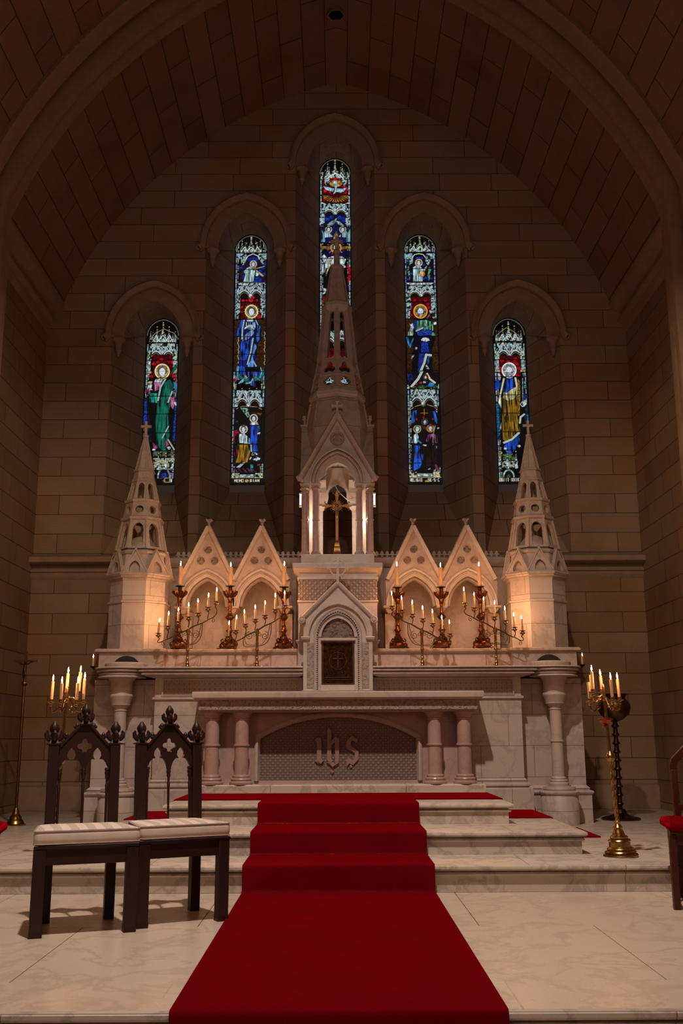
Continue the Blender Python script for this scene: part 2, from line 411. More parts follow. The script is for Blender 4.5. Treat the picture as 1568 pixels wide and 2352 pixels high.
# ---- floor: marble slabs over grout
fl = MB(); g = .0022
def slabrow(y0, y1, xs, z=0., t=.03):
    xs = [-XW]+sorted(xs)+[XW]
    for a, b in zip(xs, xs[1:]): fl.box(a+g, b-g, y0+g, y1-g, z-t, z)
slabrow(4.04, 4.478, [-3.3,-2.0,-.69,.69,2.0,3.3]); slabrow(4.478, 5.72, [-2.75,-1.375,0,1.37,2.75])
slabrow(5.72, 6.9, [-3.4,-2.1,-.76,.756,2.1,3.4])
slabrow(2.6, 4.02, [-2.75,-1.375,0,1.37,2.75], -.17)
for k in range(4): slabrow(2.6-1.3*(k+1), 2.6-1.3*k, [-2.75,-1.375,0,1.37,2.75] if k % 2 else [-3.4,-2.1,-.7,.7,2.1,3.4], -.17)
mk('floor', fl, FLOORM, kind='structure', smooth=False, bevel=.0012)
m = MB(); m.box(-XW, XW, 4.045, 7, -.3, -.003); m.box(-XW, XW, -3, 4.1, -.3, -.173); mk('floor_bed', m, GROUT, kind='structure', smooth=False)
NOSE = lambda z: [(0, z-1), (0, z-.068), (.012, z-.064), (.021, z-.055), (.014, z-.045), (-.006, z-.042), (-.006, z-.035), (.026, z-.031), (.039, z-.019), (.037, z-.006), (.029, z)]
def step(name, label, x0, x1, y0, y1, z0, z1, o=.037):
    pr = [(p[0]-o, max(z0, p[1])) for p in NOSE(z1)]
    m = MB(); m.mbox(x0, x1, y0, y1, pr); ob = mk(name, m, STEPM, sharp=40); return ob
tag(step('marble_step', 'wide bottom nosing step of veined white marble at the front edge of the floor', -XW+.005, XW-.005, 4.0, 4.5, -.17, -.0005), 'marble step at the very bottom of the photo, under the end of the red carpet', 'step')
tag(step('marble_step', '', -XW+.005, XW-.005, 6.84, YW-.06, 0, .169), 'lowest and widest marble step of the three leading up to the altar', 'step')
tag(step('marble_step', '', -1.775, 1.775, 7.42, 9.795, .1695, .325), 'middle marble step of the three leading up to the altar', 'step')
tag(step('marble_step', '', -1.365, 1.365, 8.06, 9.795, .3255, .478), 'topmost and narrowest marble step, carrying the altar', 'step')
# ------------------------------------------------------------------ carpets
def carpet_mat():
    t = NT('red_carpet'); ob = t.co('Object'); f = t.noise(ob, 420, 3, .8); b = t.noise(ob, 3.2, 5, .65, .4)
    c = t.mix(lin((126,0,17)), t.ramp(f, [(.25, (.35,.35,.35,1)), (.7, (1.25,1.25,1.25,1))]), .65, 'MULTIPLY')
    c = t.mix(c, t.ramp(b, [(.35, (.78,.78,.78,1)), (.6, (1.05,1.05,1.05,1))]), .6, 'MULTIPLY')
    t.l(c, t.b.inputs['Base Color']); t.set(Roughness=1.); t.b.inputs['Specular IOR Level'].default_value = .05
    t.b.inputs['Sheen Weight'].default_value = 1.; t.b.inputs['Sheen Roughness'].default_value = .28; t.b.inputs['Sheen Tint'].default_value = (1.,.0,.02,1)
    t.bump(f, .7, .006); return t.m
RED = carpet_mat()
def rounded(path, r=.02, k=4):
    out = [path[0]]
    for a, b, c in zip(path, path[1:], path[2:]):
        a, b, c = Vector(a), Vector(b), Vector(c); d1 = (a-b); d2 = (c-b); q = min(r, d1.length*.45, d2.length*.45)
        p1 = b+d1.normalized()*q; p2 = b+d2.normalized()*q
        for i in range(k+1):
            t = i/k; out.append(tuple(p1*(1-t)**2+b*2*t*(1-t)+p2*t*t))
    return out+[path[-1]]
T = .012
path = [(3.99,-.168+T),(3.985,-.10),(3.985,T),(6.825,T),(6.825,.169+T),(7.405,.169+T),(7.405,.325+T),(8.045,.325+T),(8.045,.478+T),(8.612,.478+T)]
rp = rounded(path, .022)
m = MB(); hw = .627
def off(path, d):
    out = []
    for i, p in enumerate(path):
        a = Vector(path[max(i-1,0)]); b = Vector(path[min(i+1, len(path)-1)]); t = (b-a).normalized(); out.append((p[0]+t.y*d, p[1]-t.x*d))
    return out
lo = off(rp, T*.95)
m.loft([[(s*hw, y, z) for y, z in rp]+[(s*hw, y, z) for y, z in reversed(lo)] for s in (-1, 1)])
tag(mk('carpet_runner', m, RED, sharp=60), 'long red carpet runner coming down the middle of the altar steps and across the floor', 'carpet')
path = [(-2.17,.169+T),(-1.78,.169+T),(-1.78,.325+T),(-1.37,.325+T),(-1.37,.478+T)]; path = path+[(-x, z) for x, z in reversed(path)]
rp = rounded(path, .012, 3); lo = off(rp, T*.9)
m = MB(); m.loft([[(x, y, z) for x, z in rp]+[(x, y, z) for x, z in reversed(lo)] for y in (8.62, 9.46)])
tag(mk('carpet_strip', m, RED, sharp=60), 'red carpet strip lying crosswise over the steps directly in front of the altar', 'carpet')

for (y, z, wh) in ((6.817,.016,'lowest'),(7.397,.185,'middle'),(8.037,.341,'topmost')):
    m = MB(); m.tube([(-.632,y,z),(.632,y,z)], .0022, 8)
    tag(mk('stair_rod', m, DARKBR), 'thin brass stair rod holding the red carpet at the foot of the %s riser' % wh, 'rod', 'stair rods on the red carpet')
# ------------------------------------------------------------------ altar table
alt = thing('altar_table', 'white marble altar table on four short columns with ihs carved on its front', 'altar', (0, 9.6, .478))
AZ = lambda py, Y=9.45: Z(py, Y)
zt = AZ(1588); zpl = .562; zcap = AZ(1632, 9.55)
m = MB(); m.mbox(-1.36, 1.36, 9.5, 9.86, [(0,.478),(0,zpl-.03),(.0,zpl-.012),(-.01,zpl)]); mk('plinth', m, STEPM, alt)
m = MB(); m.mbox(-1.325, 1.325, 9.42, 9.86, [(.0,zt-.075),(.01,zt-.068),(.025,zt-.055),(.03,zt-.02),(.03,zt-.008),(.022,zt)]); mk('mensa', m, MARB, alt, sharp=40)
m = MB(); m.mbox(-1.30, 1.30, 9.46, 9.86, [(-.03,zt-.185),(-.01,zt-.176),(.0,zt-.165),(.0,zt-.0755)]); mk('frieze', m, FOLI, alt)
m = MB(); m.mbox(-1.29, 1.29, 9.49, 9.86, [(-.02,zcap+.0),(-.02,zcap+.012),(0,zcap+.018),(0,zt-.1855)]); mk('architrave', m, MARB, alt)
def column(m, x, y, z0, z1, r, base=.07, cap=.07, ring=True):
    k = r/.066
    pr = [(r*1.65,z0),(r*1.68,z0+.018*k),(r*1.5,z0+.024*k),(r*1.42,z0+.03*k),(r*1.5,z0+.045*k),(r*1.42,z0+.055*k),(r*1.2,z0+.06*k),(r*1.26,z0+.072*k),(r*1.2,z0+.082*k),(r,z0+.088*k)]
    if ring:
        zm = (z0+z1)/2+.02; pr += [(r,zm-.01),(r*1.16,zm-.006),(r*1.16,zm+.006),(r*.99,zm+.01)]
    pr += [(r*.98,z1-.085*k),(r*1.1,z1-.08*k),(r*1.1,z1-.074*k),(r*.98,z1-.068*k),(r*1.1,z1-.045*k),(r*1.45,z1-.02*k),(r*1.6,z1-.016*k),(r*1.6,z1)]
    m.lathe(x, y, pr, 28)
for x in (-1.182, -.905, .905, 1.182):
    m = MB(); column(m, x, 9.6, zpl+.001, zcap, .066); mk('column', m, PINKM, alt)
# front wall of the altar with its recessed panel
hwp = .775; zpb = AZ(1792, 9.8); zsp = AZ(1692, 9.8); zap = AZ(1640, 9.8)
def segm(h, zs, za, n=18, cx=0):
    Hh = za-zs; r = (h*h+Hh*Hh)/(2*Hh); cz = za-r; a = math.asin(h/r)
    return [(cx+r*math.sin(t), cz+r*math.cos(t)) for t in [-a+2*a*i/n for i in range(n+1)]]
op = [(-hwp, zpb), (hwp, zpb)]+[(-x, z) for x, z in segm(hwp, zsp, zap)]
m = MB(); m.plate([(-1.28,zpl),(1.28,zpl),(1.28,zcap+.01),(-1.28,zcap+.01)], [op], 9.74, 9.80); mk('front_panel', m, PINKM, alt, smooth=False)
m = MB(); m.band([(-hwp+.0, zpb)]+segm(hwp, zsp, zap)+[(hwp, zpb)], [(0,9.70),(-.012,9.695),(-.02,9.72),(-.03,9.76),(-.03,9.80),(.02,9.80),(.02,9.72)]); mk('panel_moulding', m, MARB, alt)
m = MB(); m.box(-hwp-.03, hwp+.03, 9.785, 9.82, zpb-.03, zap+.01); mk('diaper_panel', m, LATT, alt, smooth=False)
# blackletter ihs in low relief
IHSM = plain('carved_pink_stone', (150,118,108), .55, 40, .3)
mg = MB(); gk = [0]
def G(pts): 
    q = [at(400+x/2.119, 1560+y/2.119, 9.77) for x, y in pts]; q = [(p.x, p.z) for p in q]
    A = sum(q[i][0]*q[(i+1) % len(q)][1]-q[(i+1) % len(q)][0]*q[i][1] for i in range(len(q)))
    gk[0] += 1; mg.plate(q if A > 0 else q[::-1], [], 9.757+.0011*gk[0], 9.786)
G([(683,296),(700,280),(716,292),(716,385),(727,396),(712,412),(694,396),(694,310)])
G([(742,250),(752,234),(764,256),(764,385),(772,396),(760,410),(744,394),(744,268)])
G([(764,300),(784,278),(802,292),(802,385),(800,408),(780,420),(784,400),(782,306),(764,322)])
G([(742,404),(764,398),(772,406),(786,416),(770,428),(758,414)])
G([(838,300),(862,276),(892,292),(890,312),(866,298),(858,312),(858,330),(838,322)])
G([(838,318),(858,324),(896,350),(896,392),(878,384),(878,358),(838,338)])
G([(836,392),(850,380),(866,396),(880,380),(896,390),(870,418),(852,410),(840,424)])
G([(684,398),(694,390),(712,402),(700,410)]); G([(760,448),(768,440),(777,450),(768,460)]); G([(852,420),(862,414),(866,428),(856,432)])
mk('ihs_monogram', mg, IHSM, alt, smooth=False, label='raised blackletter ihs monogram')
m = MB(); pts = []
for i in range(13):
    for j in range(5):
        x = -.34+.68*i/12; y = 9.40+.5*j/4; pts.append((x, y, zt+.004+.006*math.sin(i*1.7+j*.9)*(1 if 0 < j < 4 else 0)+.003))
m.add(pts, [(i*5+j, (i+1)*5+j, (i+1)*5+j+1, i*5+j+1) for i in range(12) for j in range(4)])
o = mk('altar_cloth', m, plain('white_linen', (226,214,206), .9, 60, .2), sharp=80); o.modifiers.new('S', 'SOLIDIFY').thickness = .003
tag(o, 'small white linen cloth lying on the altar table before the tabernacle', 'cloth')

# ------------------------------------------------------------------ retable body, ledge and gradine behind the altar
ret = thing('retable', 'broad white marble retable wall behind the altar with carved panels and a long ledge', 'retable', (0, 10.2, .478))
zl = Z(1529, 9.62); zlb = Z(1547, 9.62); zg = Z(1490, 10.1)
m = MB(); m.mbox(-1.785, 1.785, 9.87, 11.2, [(.07,.17),(.07,.50),(.055,.51),(.03,.515),(.05,.53),(.05,.545),(.03,.56),(.015,.565),(.025,.58),(.0,.60),(0,1.345)]); mk('body', m, SLAB, ret, sharp=40)
m = MB(); m.mbox(-1.785, 1.785, 9.87, 11.2, [(0,1.345),(.02,1.352),(.02,1.372),(.0,1.38),(0,zlb-.02)]); mk('frieze', m, MARB, ret, sharp=40)
for s in (-1, 1):
    x0, x1 = sorted((s*.37, s*1.70)); m = MB(); m.box(x0, x1, 9.862, 9.875, 1.395, zlb-.045); mk('carved_panel', m, ROSET, ret, smooth=False)
    m = MB(); a, b, c, d = x0, x1, 1.395, zlb-.045
    m.band([(a,c),(b,c),(b,d),(a,d)], [(0,9.845),(.0,9.87),(-.018,9.87),(-.018,9.852)], closed=True); mk('panel_border', m, MARB, ret, smooth=False)
LED = [(-.06,zlb-.02),(-.03,zlb-.012),(-.005,zlb-.004),(.014,zlb+.004),(.016,zlb+.014),(.006,zlb+.02),(-.006,zlb+.023),(-.006,zlb+.027),(.030,zlb+.031),(.037,zlb+.038),(.034,zlb+.047),(.014,zlb+.050),(.014,zlb+.055),(.048,zlb+.059),(.054,zlb+.066),(.054,zl-.010),(.046,zl)]
for s in (-1, 1):
    a, b = sorted((s*.337, s*1.88)); m = MB(); m.mbox(a, b, 9.72, 11.2, [(o if i in () else o, z) for i, (o, z) in enumerate(LED)]); m.v = [((max(x, .337) if s > 0 else min(x, -.337)), y, z) for x, y, z in m.v]; mk('ledge', m, MARB, ret, sharp=40)
m = MB(); m.mbox(-1.9, 1.9, 10.12, 11.2, [(0,zl),(0,zg-.05),(.015,zg-.04),(.03,zg-.03),(.035,zg-.01),(.02,zg)]); mk('gradine', m, MARB2, ret, sharp=40)
m = MB(); m.box(-1.95, 1.95, 10.92, 11.15, zg, Z(1290, 10.9)); mk('back_wall', m, MARB2, ret, smooth=False)
zc0 = Z(1290, 10.85); zc1 = Z(1279, 10.85)
m = MB(); m.mbox(-1.95, 1.95, 10.9, 11.15, [(0,zc0-.05),(.02,zc0-.03),(.045,zc0),(.05,zc1-.01),(.03,zc1)]); mk('cornice', m, MARB, ret, sharp=40)
# cresting of little lilies along the cornice
def lily(x, y, z, h):
    k = h/.09; q = MB()
    o = [(-.022,0),(.022,0),(.012,.018),(.01,.034),(.03,.036),(.034,.05),(.016,.052),(.02,.066),(.0,.09),(-.02,.066),(-.016,.052),(-.034,.05),(-.03,.036),(-.01,.034),(-.012,.018)]
    q.plate([(x+a*k, z+b*k) for a, b in o], [], y, y+.018); return q
n = 62
cr = MB()
for i in range(n):
    x = -1.80+3.6*(i+.5)/n
    if abs(x) < .40: continue
    q = lily(x, 10.93, zc1-.002, .085); cr.add(q.v, q.f)
mk('cresting', cr, MARB, ret, smooth=False, kind='stuff')

# ------------------------------------------------------------------ gabled arcades
def arcade(s, label):
    root = thing('gabled_arcade', label, 'arcade', (s*1.09, 10.4, zg))
    Yf = 10.5; zsp = Z(1392, Yf); zap = Z(1322, Yf); zgab = Z(1212, Yf); zval = Z(1332, Yf)
    xs = [s*.816, s*1.389]; hw = .287
    lo, hi = min(xs)-hw-.02, max(xs)+hw+.02
    ao = .235
    outer = [(lo,zsp)]; 
    outer = []
    # underside of the arcade with both arches, then the two gables back
    pts = [(lo, zsp)]
    for xc in sorted(xs):
        pts += [(xc-ao, zsp)]+pointed(ao, zsp, zap, 12, xc)[1:-1]+[(xc+ao, zsp)]
    pts += [(hi, zsp), (hi, zval)]
    X1, X0 = max(xs), min(xs)
    pts += [(X1+hw, zval), (X1, zgab), ((X0+X1)/2, zval), (X0, zgab), (X0-hw, zval), (lo, zval)]
    holes = []; g = MB()
    for xc in xs:
        for dx, py in ((0,1262),(-.075,1287),(.075,1287)):
            holes.append(circle(xc+dx*.97, Z(py, Yf), .043, 14))
    m = MB(); m.plate(pts, holes, Yf, Yf+.12); mk('arcade_wall', m, MARB2, root, smooth=False)
    m = MB()
    for xc in xs:
        for dx, py in ((0,1262),(-.075,1287),(.075,1287)):
            c = (xc+dx*.97, Z(py, Yf)); m.plate(circle(c[0], c[1], .045, 14), [foil(c[0], c[1], .040, 4, 7, 0)], Yf+.025, Yf+.05); m.plate(circle(c[0], c[1], .045, 14), [], Yf+.052, Yf+.07)
            m.band(circle(c[0], c[1], .043, 16), [(0,Yf-.006),(-.006,Yf-.006),(-.006,Yf+.004),(0,Yf+.004)], closed=True); mk('quatrefoil', m, MARB2, root, sharp=40); m = MB()
    for xc in xs:
        m = MB()
        m.band(pointed(ao, zsp, zap, 14, xc), [(-.012,Yf+.05),(-.012,Yf-.005),(.008,Yf-.018),(.02,Yf-.018),(.026,Yf-.006),(.04,Yf-.006),(.046,Yf-.03),(.068,Yf-.03),(.078,Yf),(.078,Yf+.02)])
        m.band(pointed(ao-.014, zsp, zap-.016, 14, xc), [(-.028,Yf+.03),(-.02,Yf+.018),(0,Yf+.03),(0,Yf+.09),(-.028,Yf+.09)])
        mk('arch_moulding', m, MARB, root, sharp=40)
        for t in (-1, 1):      # cusps of the trefoil head
            m = MB()
            m.plate([(xc+t*(ao-.02),zsp+.06),(xc+t*(ao-.055),zsp+.115),(xc+t*(ao-.075),zsp+.15),(xc+t*(ao-.058),zsp+.185),(xc+t*(ao-.045),zsp+.20)][::t], [], Yf+.04, Yf+.07)
            mk('cusp', m, MARB2, root, smooth=False)
        m = MB()
        for t in (-1, 1):
            a = (xc+t*(hw+.0), zval); b = (xc, zgab+.012)
            crv = [a, b] if t < 0 else [b, a]
            m.band(crv, [(0,Yf-.035),(.018,Yf-.04),(.026,Yf-.02),(.026,Yf+.13),(-.022,Yf+.13),(-.03,Yf-.0),(-.016,Yf-.03)])
        mk('coping', m, MARB, root, sharp=40)
        m = MB(); z0 = zgab+.0
        m.lathe(xc, Yf+.04, [(.022,z0-.01),(.026,z0+.01),(.03,z0+.022),(.018,z0+.03),(.014,z0+.045),(.018,z0+.06),(.010,z0+.066)], 10)
        for t in range(4):
            a = PI/4+t*PI/2; m.tube([(xc,Yf+.04,z0+.06),(xc+.02*math.cos(a),Yf+.04+.02*math.sin(a),z0+.085),(xc+.04*math.cos(a),Yf+.04+.04*math.sin(a),z0+.10)], [.008,.010,.012], 6)
        m.ball((xc, Yf+.04, z0+.095), .016, 8, 6)
        mk('finial', m, MARB2, root)
    zi = zsp
    for k, x in enumerate((lo, (X0+X1)/2, hi)):
        w = .055 if k == 1 else .075
        cx = x+(0 if k == 1 else (.05 if k == 0 else -.05))
        m = MB(); m.mbox(cx-w, cx+w, Yf-.03, 10.93, [(-.05,zi-.075),(-.035,zi-.06),(-.02,zi-.03),(0,zi-.024),(.006,zi-.012),(0,zi)]); mk('impost', m, MARB, root, sharp=40)
        if k != 1:
            m = MB(); m.box(cx-w+.02, cx+w+.0, Yf+.10, 10.93, zg, zi-.07); mk('pier', m, MARB2, root, smooth=False)
            m = MB(); column(m, cx+(.075 if k == 0 else -.075), Yf+.10, zg+.001, zi-.06, .024, ring=True); mk('shaft', m, PINKM, root)
    m = MB(); m.box(lo, hi, 10.85, 10.921, zg, zap+.05); mk('niche_back', m, MARB2, root, smooth=False)
arcade(-1, 'pair of steep marble gables over pointed niches left of the tabernacle')
arcade(1, 'pair of steep marble gables over pointed niches right of the tabernacle')
# ------------------------------------------------------------------ corner turrets with openwork spires
def face_frames(cx, cy, z0, a0, z1, a1, n=8, rot=0.):
    """for each face of a tapering n-gon tier: matrix mapping local (s, depth, t) to the place, and its widths"""
    out = []; h = z1-z0; d = a0-a1; L = math.hypot(h, d)
    for i in range(n):
        t = rot+2*PI*i/n-PI/2
        nx, ny = math.cos(t), math.sin(t); tx, ty = -ny, nx
        up = Vector((-nx*d/L, -ny*d/L, h/L)); tv = Vector((tx, ty, 0)); dep = Vector((-nx, -ny, 0))
        M = Matrix(((tv.x, dep.x, up.x, cx+nx*a0), (tv.y, dep.y, up.y, cy+ny*a0), (tv.z, dep.z, up.z, z0), (0,0,0,1)))
        out.append((M, 2*a0*math.tan(PI/n), 2*a1*math.tan(PI/n), L))
    return out
def tier(cx, cy, z0, a0, z1, a1, holes, thick=.03, n=8, rot=0.):
    m = MB()
    for M, w0, w1, L in face_frames(cx, cy, z0, a0, z1, a1, n, rot):
        m.M = M; m.plate([(-w0/2,0),(w0/2,0),(w1/2,L),(-w1/2,L)], holes(w0, w1, L) if holes else [], 0, thick)
    m.M = Matrix.Identity(4); return m
def corners(m, cx, cy, z0, a0, z1, a1, r, n=8, rot=0.):
    k = 1/math.cos(PI/n)
    for i in range(n):
        t = rot+2*PI*(i+.5)/n-PI/2
        m.tube([(cx+a0*k*math.cos(t), cy+a0*k*math.sin(t), z0), (cx+a1*k*math.cos(t), cy+a1*k*math.sin(t), z1)], r, 6)
def lancet(w, t0, t1, cx=0.):
    h = w/2; A = pointed(h, t1-h*1.5, t1, 6, cx); return [(cx-h, t0), (cx+h, t0)]+A[::-1][0:]
TY = 10.32
def turret(s, label, side):
    cx = s*2.065; root = thing('corner_turret', label, 'turret', (cx, TY, .169))
    za = .169
    # round and square pedestals, column, bracket
    px = s*2.115; py = 9.88
    q = [Z(y, 9.78) for y in (1897, 1828, 1819, 1811, 1802, 1793)]
    m = MB(); m.lathe(px, py, [(.178,za),(.178,q[1]-.012),(.172,q[1]-.004),(.18,q[1]),(.19,q[1]+.012),(.19,q[2]-.01),(.172,q[2]),(.15,q[2]+.004),(.156,q[2]+.014),(.15,q[3]+.004),(.11,q[3]+.008),(.11,q[3]+.02)], 40); mk('pedestal', m, SLAB, root, sharp=40)
    m = MB(); x0, x1 = sorted((s*1.80, s*2.42)); m.mbox(x0, x1, 10.06, 11.3, [(.04,za),(.04,q[1]-.012),(.055,q[1]),(.06,q[1]+.014),(.05,q[2]-.01),(.02,q[2]),(.03,q[2]+.014),(.0,q[3]+.008),(0,zlb-.03)]); mk('pier', m, SLAB, root, sharp=40)
    zk_ = Z(1614, py); z2 = Z(1597, py); z3 = Z(1563, py)
    m = MB(); column(m, px, py, q[3]+.021, zk_, .058); mk('column', m, MARB, root)
    m = MB(); m.lathe(px, py, [(.094,zk_-.001),(.10,zk_+.02),(.118,z2-.01),(.122,z2),(.118,z2+.014),(.106,z2+.02),(.106,z3-.01),(.112,z3),(.14,z3+.035),(.20,z3+.06),(.235,zlb-.02)], 40); mk('bracket', m, MARB, root, sharp=50)
    # the ledge swells into a half round under the turret
    m = MB(); pts = [(px+.25*math.cos(t), py+.25*math.sin(t)) for t in [PI+PI*i/24 for i in range(25)]]+[(px+.25, 11.2), (px-.25, 11.2)]
    m.stack(pts, [(p[0]-.04, p[1]+.001) for p in LED]); mk('round_ledge', m, MARB, root, sharp=40)
    m = MB(); m.lathe(px-s*.03, py+.02, [(.20,zl),(.205,zl+.008),(.205,zl+.04),(.195,zl+.05),(.05,zl+.05)], 40); mk('step_disc', m, MARB, root, sharp=40)
    w = .32
    m = MB(); m.mbox(cx-w, cx+w+.0, 10.02, 11.2, [(0,zl),(0,zg-.05),(.015,zg-.04),(.035,zg-.03),(.035,zg-.01),(.02,zg)]); mk('base_block', m, MARB2, root, sharp=40)
    m = MB(); m.plate([(cx+s*.04+.14*math.cos(t), zl+.001+.13*math.sin(t)) for t in [PI*i/16 for i in range(17)]], [], 10.004, 10.021); mk('niche_shade_plate', m, GREENW, root, smooth=False)  # flat black plate, the shade of a hollow put into its colour
    a = .285; zm = Z(1378, 10.0); zt2 = Z(1328, 10.0)
    m = MB(); m.ngon(cx, TY, [(a,zg),(a,zm-.015),(a+.012,zm-.01),(a+.014,zm+.006),(a-.004,zm+.012),(a-.004,zt2-.01),(a+.004,zt2),(a+.006,zt2+.015),(a+.03,zt2+.025),(a+.035,zt2+.04),(a+.045,zt2+.045),(a+.052,zt2+.06),(a+.04,zt2+.072)]); mk('octagonal_shaft', m, SLAB, root, sharp=20)
    # gablets round the crown
    z0 = zt2+.072; z1 = Z(1264, 10.05)
    m = MB(); m.ngon(cx, TY, [(a-.01,z0),(a-.035,z1-.03),(a-.02,z1-.02),(a-.012,z1),(a-.02,z1+.012),(a-.045,z1+.018)]); mk('crown_band', m, MARB2, root, sharp=20)
    for M, w0, w1, L in face_frames(cx, TY, z0, a+.03, z1, a-.0, 8):
        m = MB(); m.M = M; h = L*1.0
        m.plate([(-w0/2+.004,0),(w0/2-.004,0),(0,h)], [lancet(w0*.42, .012, h*.55)], 0, .03)
        m.band([(-w0/2,-.005),(0,h+.01),(w0/2,-.005)], [(0,-.008),(.012,-.008),(.014,.03),(-.008,.03)])
        m.M = M @ Matrix.Translation((0,0,h)); m.lathe(0, .01, [(.008,0),(.018,.012),(.01,.022),(.016,.034),(.004,.045)], 8)
        mk('gablet', m, MARB2, root, sharp=30)
    A = Z(1258, 10.1); B = Z(1192, 10.15); C = Z(1186, 10.15); D = Z(1153, 10.2); E_ = Z(1147, 10.2); F_ = Z(1106, 10.25); G_ = Z(1099, 10.25); H_ = Z(1084, 10.27); I_ = Z(1078, 10.27); J = Z(1003, 10.32)
    aa = {A:.245, B:.190, C:.200, D:.168, E_:.165, F_:.112, G_:.108, H_:.098, I_:.094, J:.016}
    m = tier(cx, TY, A, aa[A], B, aa[B], lambda w0, w1, L: [lancet(w0*.56, .025, L*.9)], .035); corners(m, cx, TY, A, aa[A], B, aa[B], .014); mk('lancet_stage', m, MARB2, root, sharp=30)
    m = MB(); m.ngon(cx, TY, [(aa[B],B-.006),(aa[C]+.012,B+.004),(aa[C]+.014,C),(aa[C]-.01,C+.014)], caps=False); m.ngon(cx, TY, [(.225,A-.03),(.245,A-.01),(.2,A+.002)]); mk('ring', m, MARB2, root, sharp=25)
    m = MB(); m.lathe(cx, TY, [(.15,A),(.14,A+.08),(.09,A+.14),(.02,A+.17)], 16); mk('inner_core', m, MARB2, root)
    m = tier(cx, TY, C, aa[C]-.008, D, aa[D], lambda w0, w1, L: [circle(0, L*.5, w0*.27, 14)], .04); mk('roundel_stage', m, MARB2, root, sharp=30)
    m = MB(); m.ngon(cx, TY, [(aa[D],D-.006),(aa[D]+.014,D+.004),(aa[D]+.014,E_),(aa[E_]-.012,E_+.012)], caps=False); mk('ring', m, MARB2, root, sharp=25)
    m = tier(cx, TY, E_, aa[E_]-.01, F_, aa[F_], lambda w0, w1, L: [lancet(w0*.50, .012, L*.92)], .028); corners(m, cx, TY, E_, aa[E_]-.008, F_, aa[F_], .008); mk('lancet_stage', m, MARB2, root, sharp=30)
    m = MB(); m.ngon(cx, TY, [(aa[F_],F_-.006),(aa[F_]+.012,F_+.004),(aa[G_]+.006,G_),(aa[G_],G_+.01),(aa[H_],H_),(aa[H_]+.014,H_+.008),(aa[I_]+.01,I_),(aa[I_]-.008,I_+.01),(aa[J],J)]); corners(m, cx, TY, I_, aa[I_]-.006, J, aa[J]-.002, .009); mk('spire', m, MARB2, root, sharp=20)
    m = MB(); m.lathe(cx, TY, [(.014,J-.02),(.03,J),(.032,J+.015),(.012,J+.03)], 12)
    zz = J+.02; m.plate(cross_pts(cx, zz, zz+.155, zz+.098, .055, .0125), [], TY-.012, TY+.012); mk('cross', m, MARB2, root, smooth=False)
turret(-1, 'octagonal marble turret with openwork spire and cross at the left end of the retable', 'left')
turret(1, 'octagonal marble turret with openwork spire and cross at the right end of the retable', 'right')

# ------------------------------------------------------------------ tabernacle: gabled front, bronze door, block behind
tab = thing('tabernacle', 'white marble tabernacle with bronze door, steep gable and ringed cross behind the altar', 'tabernacle', (0, 9.9, zt))
ox = -.002; cxo = 0.0
Yt = 9.70
ztb = zt+.002
m = MB()
zb1 = Z(1470, 9.92); zb2 = Z(1381, 9.92); zb3 = Z(1330, 9.92); zb4 = Z(1309, 9.92); zb5 = Z(1294, 9.92)
m.mbox(-.395, .395, 9.93, 10.9, [(0,zl+.001),(0,zb1-.03),(.0,zb1-.02),(.02,zb1-.012),(.02,zb1),(0,zb1+.004),(0,zb2-.012),(.012,zb2-.006),(.012,zb2+.008),(0,zb2+.014),(0,zb3-.005),(.012,zb3),(.012,zb3+.02),(0,zb3+.03),(.0,zb4-.02),(.03,zb4),(.055,zb4+.012),(.058,zb5-.01),(.05,zb5)])
mk('block', m, MARB, tab, sharp=40)
m = MB(); m.box(-.397, .397, 9.921, 9.935, zb2+.018, zb3-.008); mk('diaper_band', m, DIAPER, tab, smooth=False)
zdb = Z(1573, Yt); zdt = Z(1471, Yt); zsp = Z(1462, Yt); hd = .161
zga = Z(1345, Yt); zkn = Z(1424, Yt); hg = .345
wi = .193
A = pointed(wi, zsp, Z(1407, Yt), 14)
fo = [(-.335,ztb),(.335,ztb),(.335,zkn),(hg,zkn),(0,zga),(-hg,zkn),(-.335,zkn)]
m = MB(); m.plate(fo, [[(-wi, ztb+.0), (wi, ztb+.0)]+A[::-1]], Yt, 9.93) if False else m.plate([(-.335,ztb),(-wi,ztb)]+A+[(wi,ztb),(.335,ztb),(.335,zkn),(hg,zkn),(0,zga),(-hg,zkn),(-.335,zkn)], [], Yt, 9.94)
mk('gabled_front', m, MARB, tab, smooth=False)
m = MB(); Ao = pointed(.275, zsp+.0, Z(1390, Yt), 16)
m.band(Ao, [(0,Yt-.0),(.0,Yt-.02),(.008,Yt-.03),(.02,Yt-.03),(.028,Yt-.01),(.028,Yt)])
for t in (-1, 1): a, b = sorted((t*.275, t*.355)); m.mbox(a, b, Yt-.03, Yt+.02, [(-.006,zsp-.03),(0,zsp-.02),(.004,zsp-.008),(0,zsp)])
mk('hood_moulding', m, MARB, tab, sharp=40)
m = MB(); full = [(-.215, ztb)]+pointed(.215, zsp, Z(1399, Yt), 14)+[(.215, ztb)]
m.band(full, [(0,Yt-.004),(.012,Yt-.012),(.02,Yt-.002),(.02,Yt+.01),(-.002,Yt+.01)])
fl2 = [(-.19, ztb)]+pointed(.19, zsp, Z(1409, Yt), 14)+[(.19, ztb)]
m.band(fl2, [(0,Yt+.0),(.014,Yt+.0),(.014,Yt+.03),(0,Yt+.03)])
for i in range(90):      # beaded leaf moulding
    pass
mk('arch_moulding', m, MARB, tab, sharp=40)
bd = MB(); path = []
